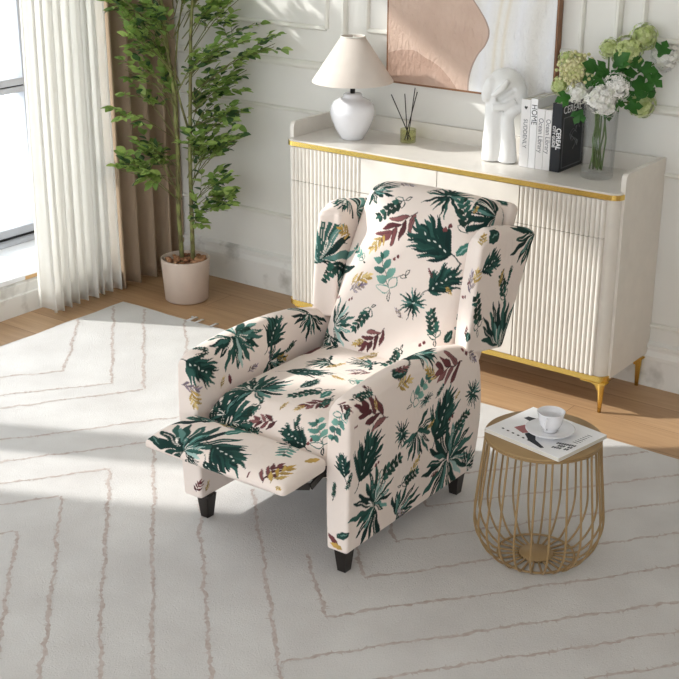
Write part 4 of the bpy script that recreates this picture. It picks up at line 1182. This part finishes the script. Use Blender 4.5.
    ('feather', (1.047, -1.115, 0.227), (1.024, -1.115, 0.266), (0, 1, 0), 1.0),
    ('fanl', (1.283, -1.115, 0.246), (1.336, -1.115, 0.207), (0, 1, 0), 1.0),
]

TEAL = ['1a3733', '23453f', '2d544d', '172e2c']
def motif_parts(kind, seed):
    R = random.Random(seed); P = []
    def leaf(x0, y0, a, L, w, c, st=0): P.append((x0, y0, x0 + L * math.sin(a), y0 + L * math.cos(a), w, c, st))
    # st 0 solid, 1 outline only, 2 solid with pale slit, 3 line
    if kind in ('fan', 'fanl', 'fann'):
        sp = {'fan': 1.75, 'fanl': 1.5, 'fann': .75}[kind]; n = {'fan': 12, 'fanl': 11, 'fann': 7}[kind]
        for i in range(n):
            a = -sp + 2 * sp * i / (n - 1) + R.uniform(-.07, .07); L = R.uniform(.72, 1.05)
            c = R.choice(['6b9c94', '5a827c', '37605a', '9db9b4']) if kind == 'fanl' and i % 2 else R.choice(TEAL)
            leaf(0, 0, a, L, .064, c, 2 if i % 3 == 1 else 0)
        for i in range(2): leaf(0, 0, R.uniform(-sp, sp), R.uniform(.45, .7), .05, R.choice(['5a827c', '37605a']), 0)
        for i in range(3): leaf(0, .02, R.uniform(-.8, .8), .35, .012, 'e8e4dc', 0)
    elif kind == 'burst':
        for i in range(17):
            a = 2 * PI * i / 17 + R.uniform(-.1, .1); leaf(0, 0, a, R.uniform(.7, 1.05), .06, R.choice(TEAL + ['5a827c']), 0)
        leaf(-.1, 0, 1.6, .2, .02, 'dfe3dc')
    elif kind == 'feather':
        P.append((0, -.22, 0, .1, .012, '2c3a36', 3))
        n = 13
        for i in range(n):
            t = i / (n - 1); L = (.64 if t < .7 else .56) * (1 - .2 * abs(t - .45))
            for s in (-1, 1): leaf(0, .02 + .52 * t, s * (.78 - .5 * t + R.uniform(-.08, .08)), L * R.uniform(.65, 1.15), .040, R.choice(TEAL), 0)
        leaf(0, .42, 0, .6, .05, TEAL[1]); leaf(0, 0, 0, .7, .09, TEAL[0])
        for i in range(5): leaf(.0, .12 + i * .13, .25 * (-1) ** i, .07, .012, 'dfe3dc')
    elif kind in ('sprig', 'sprigt'):
        P.append((0, .12, 0, .95, .010, '2b3632', 3))
        n = 6 if kind == 'sprig' else 4; big = kind == 'sprigt'
        for i in range(n):
            t = .16 + .68 * i / (n - 1); L = (.34 if big else .25) * (1.1 - .35 * t); w = (.095 if big else .07) * (1.15 - .45 * t)
            for s in (-1, 1):
                c = R.choice(['5a8a80', '74a397', '477069']) if big else R.choice(['25433c', '2f5a50', '22362f'])
                leaf(0, t + (.03 if s > 0 else 0), s * 1.0, L, w, c, 1 if i == 0 else 0)
        leaf(0, .86, .1, .18, .05, '2f5a50'); 
        if R.random() < .7: leaf(0, .12, .3, -.2, .05, '2b3632', 1)
    elif kind in ('burg', 'ochre', 'lilac'):
        cs = {'burg': ['6b3c3f', '7b4a4c', '5a3034', '8a5c5c'], 'ochre': ['c4a45c', 'b59246', 'd6bd83'], 'lilac': ['8d7e90', '6f6274', 'b4a9b4']}[kind]
        P.append((0, 0, 0, .9, .012, {'burg': '4a2a2c', 'ochre': '9d8246', 'lilac': '5c5262'}[kind], 3))
        n = 3
        for i in range(n):
            t = .06 + .72 * i / n
            for s in (-1, 1):
                a_ = s * (.68 - .08 * i) + R.uniform(-.1, .1); l_ = .46 * (1 - .1 * i); y_ = t + (.12 if s > 0 else 0)
                leaf(0, y_, a_, l_, .066, '4a3436' if kind == 'burg' else '8d7a56')
                leaf(0, y_, a_, l_, .050, R.choice(cs), 2 if R.random() < .5 else 0)
        leaf(0, .66, 0, .42, .06, R.choice(cs))
    elif kind == 'leaf':
        leaf(0, 0, 0, 1, .22, R.choice(['37605a', '3f776b'])); leaf(0, .05, .05, .8, .02, '9db9b4')
    elif kind == 'leafd': leaf(0, 0, 0, 1, .26, '20403a'); leaf(0, .1, .1, .7, .03, '6a8c84')
    elif kind == 'leafb': leaf(0, 0, 0, 1, .2, '6b3c3f')
    elif kind == 'leafo': leaf(0, 0, 0, 1, .2, 'c09c54')
    elif kind == 'berry':
        leaf(-.25, .1, .2, .5, .2, '7d4648'); leaf(.2, .45, .1, .5, .2, '6b3a3e')
    elif kind == 'loop':
        leaf(0, 0, .5, .6, .18, '2b3632', 1); leaf(.1, .4, -.6, .6, .16, '2b3632', 1); P.append((0, -.3, 0, .2, .03, '2b3632', 3))
    return P
BASE = np.array(lin('ecdfd7'))
def paint(V, Nn, part=None):
    col = np.tile(BASE, (len(V), 1))
    for mi, (kind, p0, p1, nn, wf) in enumerate(MOTIFS):
        p0 = np.array(p0); p1 = np.array(p1); n = np.array(nn); d = p1 - p0; L = np.linalg.norm(d)
        if L < 1e-4: continue
        d = d - n * d.dot(n); d /= np.linalg.norm(d) + 1e-9
        r = np.cross(d, n)
        if kind[:3] == 'fan': L *= 1.2
        if kind == 'feather': L *= 1.12
        q = V - p0
        sel = np.where((np.abs(q @ n) < .05) & (np.linalg.norm(q, axis=1) < L * 1.35 + .01) & (Nn @ n > .15))[0]
        if len(sel) == 0: continue
        X = (q[sel] @ r) / L / wf; Y = (q[sel] @ d) / L
        # hand painted wobble
        Xw = X + .02 * np.sin(Y * 17 + mi); Yw = Y + .02 * np.sin(X * 15 + mi * 2)
        ow = .0017 / L
        c = col[sel]
        for (x0, y0, x1, y1, w, cc, st) in motif_parts(kind, mi * 13 + 5):
            ax, ay = x1 - x0, y1 - y0; l2 = ax * ax + ay * ay; l = math.sqrt(l2)
            t = ((Xw - x0) * ax + (Yw - y0) * ay) / l2
            s = np.abs((Xw - x0) * ay - (Yw - y0) * ax) / l
            inside = (t > 0) & (t < 1)
            tt = np.clip(t, 0, 1)
            if st == 3: m = inside & (s < max(w, .0011 / L)); a = m.astype(float) * .9
            else:
                prof = np.maximum(w, .0018 / L) * np.power(np.sin(PI * np.power(tt, 1.45 if kind[:3] == 'fan' else .85)), .7)
                m = inside & (s < prof)
                if st == 1: m = m & (s > prof - ow * 2)
                a = m.astype(float)
                if st == 2: a = a * np.where((s < ow * .8) & (t > .2) & (t < .8), .25, 1)
            lc = np.array(lin(cc))
            shade = (.85 + .35 * tt)[:, None] if st != 3 else 1.0
            c = c * (1 - a[:, None]) + (lc * shade) * a[:, None]
        col[sel] = c
    return col
def rbox(h, r, sp):
    """dense rounded box surface; returns cube coordinates, rounded coordinates, quads"""
    h = np.array(h, float); n = [max(2, int(round(2 * x / sp))) for x in h]
    pts = []; quads = []; off = 0
    for ax in range(3):
        u, v = [(1, 2), (2, 0), (0, 1)][ax]
        for sg in (-1, 1):
            U = np.linspace(-h[u], h[u], n[u] + 1); Vv = np.linspace(-h[v], h[v], n[v] + 1)
            UU, VV = np.meshgrid(U, Vv, indexing='ij')
            p = np.zeros((UU.size, 3)); p[:, u] = UU.ravel(); p[:, v] = VV.ravel(); p[:, ax] = sg * h[ax]
            i, j = np.meshgrid(np.arange(n[u]), np.arange(n[v]), indexing='ij'); i = i.ravel(); j = j.ravel(); k = n[v] + 1
            q = np.stack([i * k + j, (i + 1) * k + j, (i + 1) * k + j + 1, i * k + j + 1], 1) + off
            if sg < 0: q = q[:, ::-1]
            pts.append(p); quads.append(q); off += len(p)
    p = np.concatenate(pts); q = np.concatenate(quads)
    key = np.round(p * 1e5).astype(np.int64)
    _, idx, inv = np.unique(key, axis=0, return_index=True, return_inverse=True)
    p = p[idx]; q = inv.reshape(-1)[q]
    c = np.clip(p, -(h - r), h - r); d = p - c
    rr = c + r * d / np.maximum(np.linalg.norm(d, axis=1, keepdims=True), 1e-9)
    return p, rr, q
def cloth_part(name, h, r, sp, deform, parent):
    p, rr, q = rbox(h, r, sp)
    V = deform(rr, np.array(h))
    me = bpy.data.meshes.new(name)
    me.vertices.add(len(V)); me.vertices.foreach_set('co', V.astype(np.float32).ravel())
    me.loops.add(q.size); me.loops.foreach_set('vertex_index', q.astype(np.int32).ravel())
    me.polygons.add(len(q)); me.polygons.foreach_set('loop_start', np.arange(0, q.size, 4, dtype=np.int32))
    me.polygons.foreach_set('loop_total', np.full(len(q), 4, dtype=np.int32))
    me.update(calc_edges=True)
    me.polygons.foreach_set('use_smooth', np.ones(len(q), dtype=bool))
    N = np.zeros(len(V) * 3, dtype=np.float32); me.vertices.foreach_get('normal', N); N = N.reshape(-1, 3)
    colr = paint(V, N)
    at = me.color_attributes.new('print', 'FLOAT_COLOR', 'POINT')
    buf = np.ones((len(V), 4), dtype=np.float32); buf[:, :3] = colr
    at.data.foreach_set('color', buf.ravel())
    me.materials.append(M['fabric'])
    return link(name, me, parent)
def sstep(a, b_, x):
    t = np.clip((x - a) / (b_ - a), 0, 1); return t * t * (3 - 2 * t)
SPC = .0023
AR_Y0, AR_Y1 = -1.795, -1.135
def arm_top(y): return np.interp(y, [-1.80, -1.77, -1.70, -1.6, -1.5, -1.4, -1.3, -1.2, -1.13], [.515, .532, .542, .549, .550, .544, .532, .508, .472])
def armchair():
    t = thing('recliner_armchair', (1.055, -1.47, .0065), 'wingback recliner armchair in cream fabric with green tropical leaf print, footrest raised', 'armchair')
    ZB0 = .082
    for cx, sgn in ((.785, -1), (1.318, 1)):
        def d_arm(v, h, cx=cx, sgn=sgn):
            y = (AR_Y0 + AR_Y1) / 2 + v[:, 1]
            w = (v[:, 2] + h[2]) / (2 * h[2])
            top = arm_top(y)
            x = v[:, 0] * (1 + .10 * np.sin(PI * np.clip(w, 0, 1)) )
            z = ZB0 + w * (top - ZB0) - .022 * (np.abs(v[:, 0]) / h[0]) ** 3 * sstep(.84, 1.0, w)
            x = x + sgn * .006 * w
            y = y + .022 * np.sin(w * PI) * sstep(.7, 1, v[:, 1] / h[1])
            y = y + .004 * np.sin(w * PI) * np.sign(v[:, 1]) * sstep(.8, 1, np.abs(v[:, 1]) / h[1])
            return np.stack([cx + x, y, z], 1)
        cloth_part('arm', (.035, (AR_Y1 - AR_Y0) / 2, .24), .010, SPC, d_arm, t)
    def d_seat(v, h):
        a = v[:, 0] / h[0]; b_ = v[:, 1] / h[1]
        dome = (1 - np.abs(a) ** 3.5) * (1 - np.abs(b_) ** 4)
        top = sstep(-.2, 1, v[:, 2] / h[2])
        z = .334 + v[:, 2] + .034 * dome * top - .03 * sstep(.75, 1, -b_) * top
        z = z + .004 * np.sin(v[:, 0] * 30) * dome * sstep(.3, 1, -b_)
        return np.stack([1.054 + v[:, 0], -1.455 + v[:, 1] - .012 * np.cos(a * 1.4) * sstep(.8, 1, -b_), z], 1)
    cloth_part('seat_cushion', (.229, .325, .068), .045, SPC, d_seat, t)
    # reclined back: local (a across, c thickness towards the back, b up)
    LA = math.radians(24)
    U = np.array([0, math.sin(LA), math.cos(LA)]); Bk = np.array([0, math.cos(LA), -math.sin(LA)])
    def d_back(v, h):
        a = v[:, 0] / h[0]; c = v[:, 1] / h[1]; b_ = v[:, 2] / h[2]
        puff = (1 - np.abs(a) ** 3) * (1 - np.abs(b_) ** 4)
        front = sstep(.5, -1, c)
        x = 1.058 + v[:, 0] * (1 - .05 * np.clip(b_, 0, 1) ** 6) * (1 - .025 * b_)
        th = v[:, 1] - .038 * puff * front + .040 * np.clip(b_, 0, 1) ** 3
        hh = v[:, 2] * (1 - .04 * np.abs(a) ** 4)
        th = th + .004 * np.sin(v[:, 2] * 26 + v[:, 0] * 9) * front * sstep(.5, 1, np.abs(a))
        base = np.array([0, -1.050, .612])
        th = th - .052 * np.clip(-b_, 0, 1) ** 1.6 * front * (1 - np.abs(a) ** 5)
        P = base[None, :] + th[:, None] * Bk[None, :] + hh[:, None] * U[None, :]
        P[:, 0] = x
        return P
    cloth_part('back_cushion', (.233, .068, .304), .045, SPC, d_back, t)
    def d_shell(v, h):
        P = np.array([0, -.935, .62])[None, :] + v[:, 1:2] * Bk[None, :] + v[:, 2:3] * U[None, :]
        P[:, 0] = 1.056 + v[:, 0]; return P
    cloth_part('back_frame', (.236, .030, .255), .02, .006, d_shell, t)
    FT, BT, BB, FB = np.array([-1.150, .846]), np.array([-.832, .785]), np.array([-.995, .442]), np.array([-1.205, .482])
    for cx, sgn in ((.808, -1), (1.323, 1)):
        def d_wing(v, h, cx=cx, sgn=sgn):
            s = (v[:, 1] / h[1] + 1) / 2; w = (v[:, 2] / h[2] + 1) / 2
            f = FB[None] * (1 - w)[:, None] + FT[None] * w[:, None]
            k = BB[None] * (1 - w)[:, None] + BT[None] * w[:, None]
            yz = f * (1 - s)[:, None] + k * s[:, None]
            inner = sstep(-1, 1, -sgn * v[:, 0] / h[0])
            y = yz[:, 0] + .030 * inner * sstep(.6, 0, s) - .006 * np.sin(PI * w) * sstep(.2, 0, s)
            z = yz[:, 1] + .012 * np.sin(PI * np.clip(s, 0, 1)) * w - .022 * sstep(.18, 0, s) * sstep(.85, 1, w) 
            z = z - .012 * (np.abs(v[:, 0]) / h[0]) ** 2 * sstep(.85, 1, w)
            x = cx + v[:, 0] * (1 + .06 * np.sin(PI * w)) + sgn * .010 * w
            return np.stack([x, y, z], 1)
        cloth_part('wing', (.033, .145, .18), .010, SPC, d_wing, t)
    def d_foot(v, h):
        a = v[:, 0] / h[0]; c = v[:, 1] / h[1]; b_ = v[:, 2] / h[2]
        puff = (1 - np.abs(a) ** 4) * (1 - np.abs(c) ** 4)
        pinch = 1 - .45 * np.clip(-c, 0, 1) ** 3 - .15 * np.abs(a) ** 6
        z = .346 + v[:, 2] * pinch + .010 * puff * b_ - .006 * np.clip(-c - .2, 0, 1)
        x = 1.055 + v[:, 0] * (1 - .012 * c); y = -1.902 + v[:, 1] - .010 * np.abs(a) ** 8 * np.clip(-c, 0, 1)
        return np.stack([x, y, z], 1)
    cloth_part('footrest', (.246, .096, .024), .018, SPC, d_foot, t)
    # rear panel between the arms and underside
    def d_rear(v, h):
        return np.stack([1.055 + v[:, 0], -1.128 + v[:, 1], .255 + v[:, 2]], 1)
    cloth_part('rear_panel', (.292, .012, .165), .009, .006, d_rear, t)
    b = MB()
    b.box(.828, 1.282, -1.72, -1.16, .245, .279, 0, .004)
    b.build('seat_frame', M['black'], t)
    # footrest linkage: crossing flat bars on both sides
    for x in (.845, 1.262):
        for (p, q) in (((-1.72, .282), (-1.87, .322)), ((-1.74, .322), (-1.84, .284)), ((-1.84, .284), (-1.93, .322))):
            dy, dz = q[0] - p[0], q[1] - p[1]; l = math.hypot(dy, dz); ny, nz = -dz / l * .010, dy / l * .010
            m = MB(); xx = x + (.004 if p[0] == -1.74 else 0)
            m.prism([(p[0] + ny, p[1] + nz), (q[0] + ny, q[1] + nz), (q[0] - ny, q[1] - nz), (p[0] - ny, p[1] - nz)], 'x', xx - .0025, xx + .0025)
            m.build('linkage_bar', M['black'], t)
    for (x, y) in ((.802, -1.752), (1.316, -1.756), (1.318, -1.178), (.802, -1.178)):
        m = MB(); z0, z1 = .0068, .083; a, c = .0135, .021
        m.add([(x - a, y - a, z0), (x + a, y - a, z0), (x + a, y + a, z0), (x - a, y + a, z0), (x - c, y - c, z1), (x + c, y - c, z1), (x + c, y + c, z1), (x - c, y + c, z1)],
              [(3, 2, 1, 0), (4, 5, 6, 7), (0, 1, 5, 4), (1, 2, 6, 5), (2, 3, 7, 6), (3, 0, 4, 7)])
        m.build('leg', M['blackwood'], t)
    return t
CHAIR = armchair()
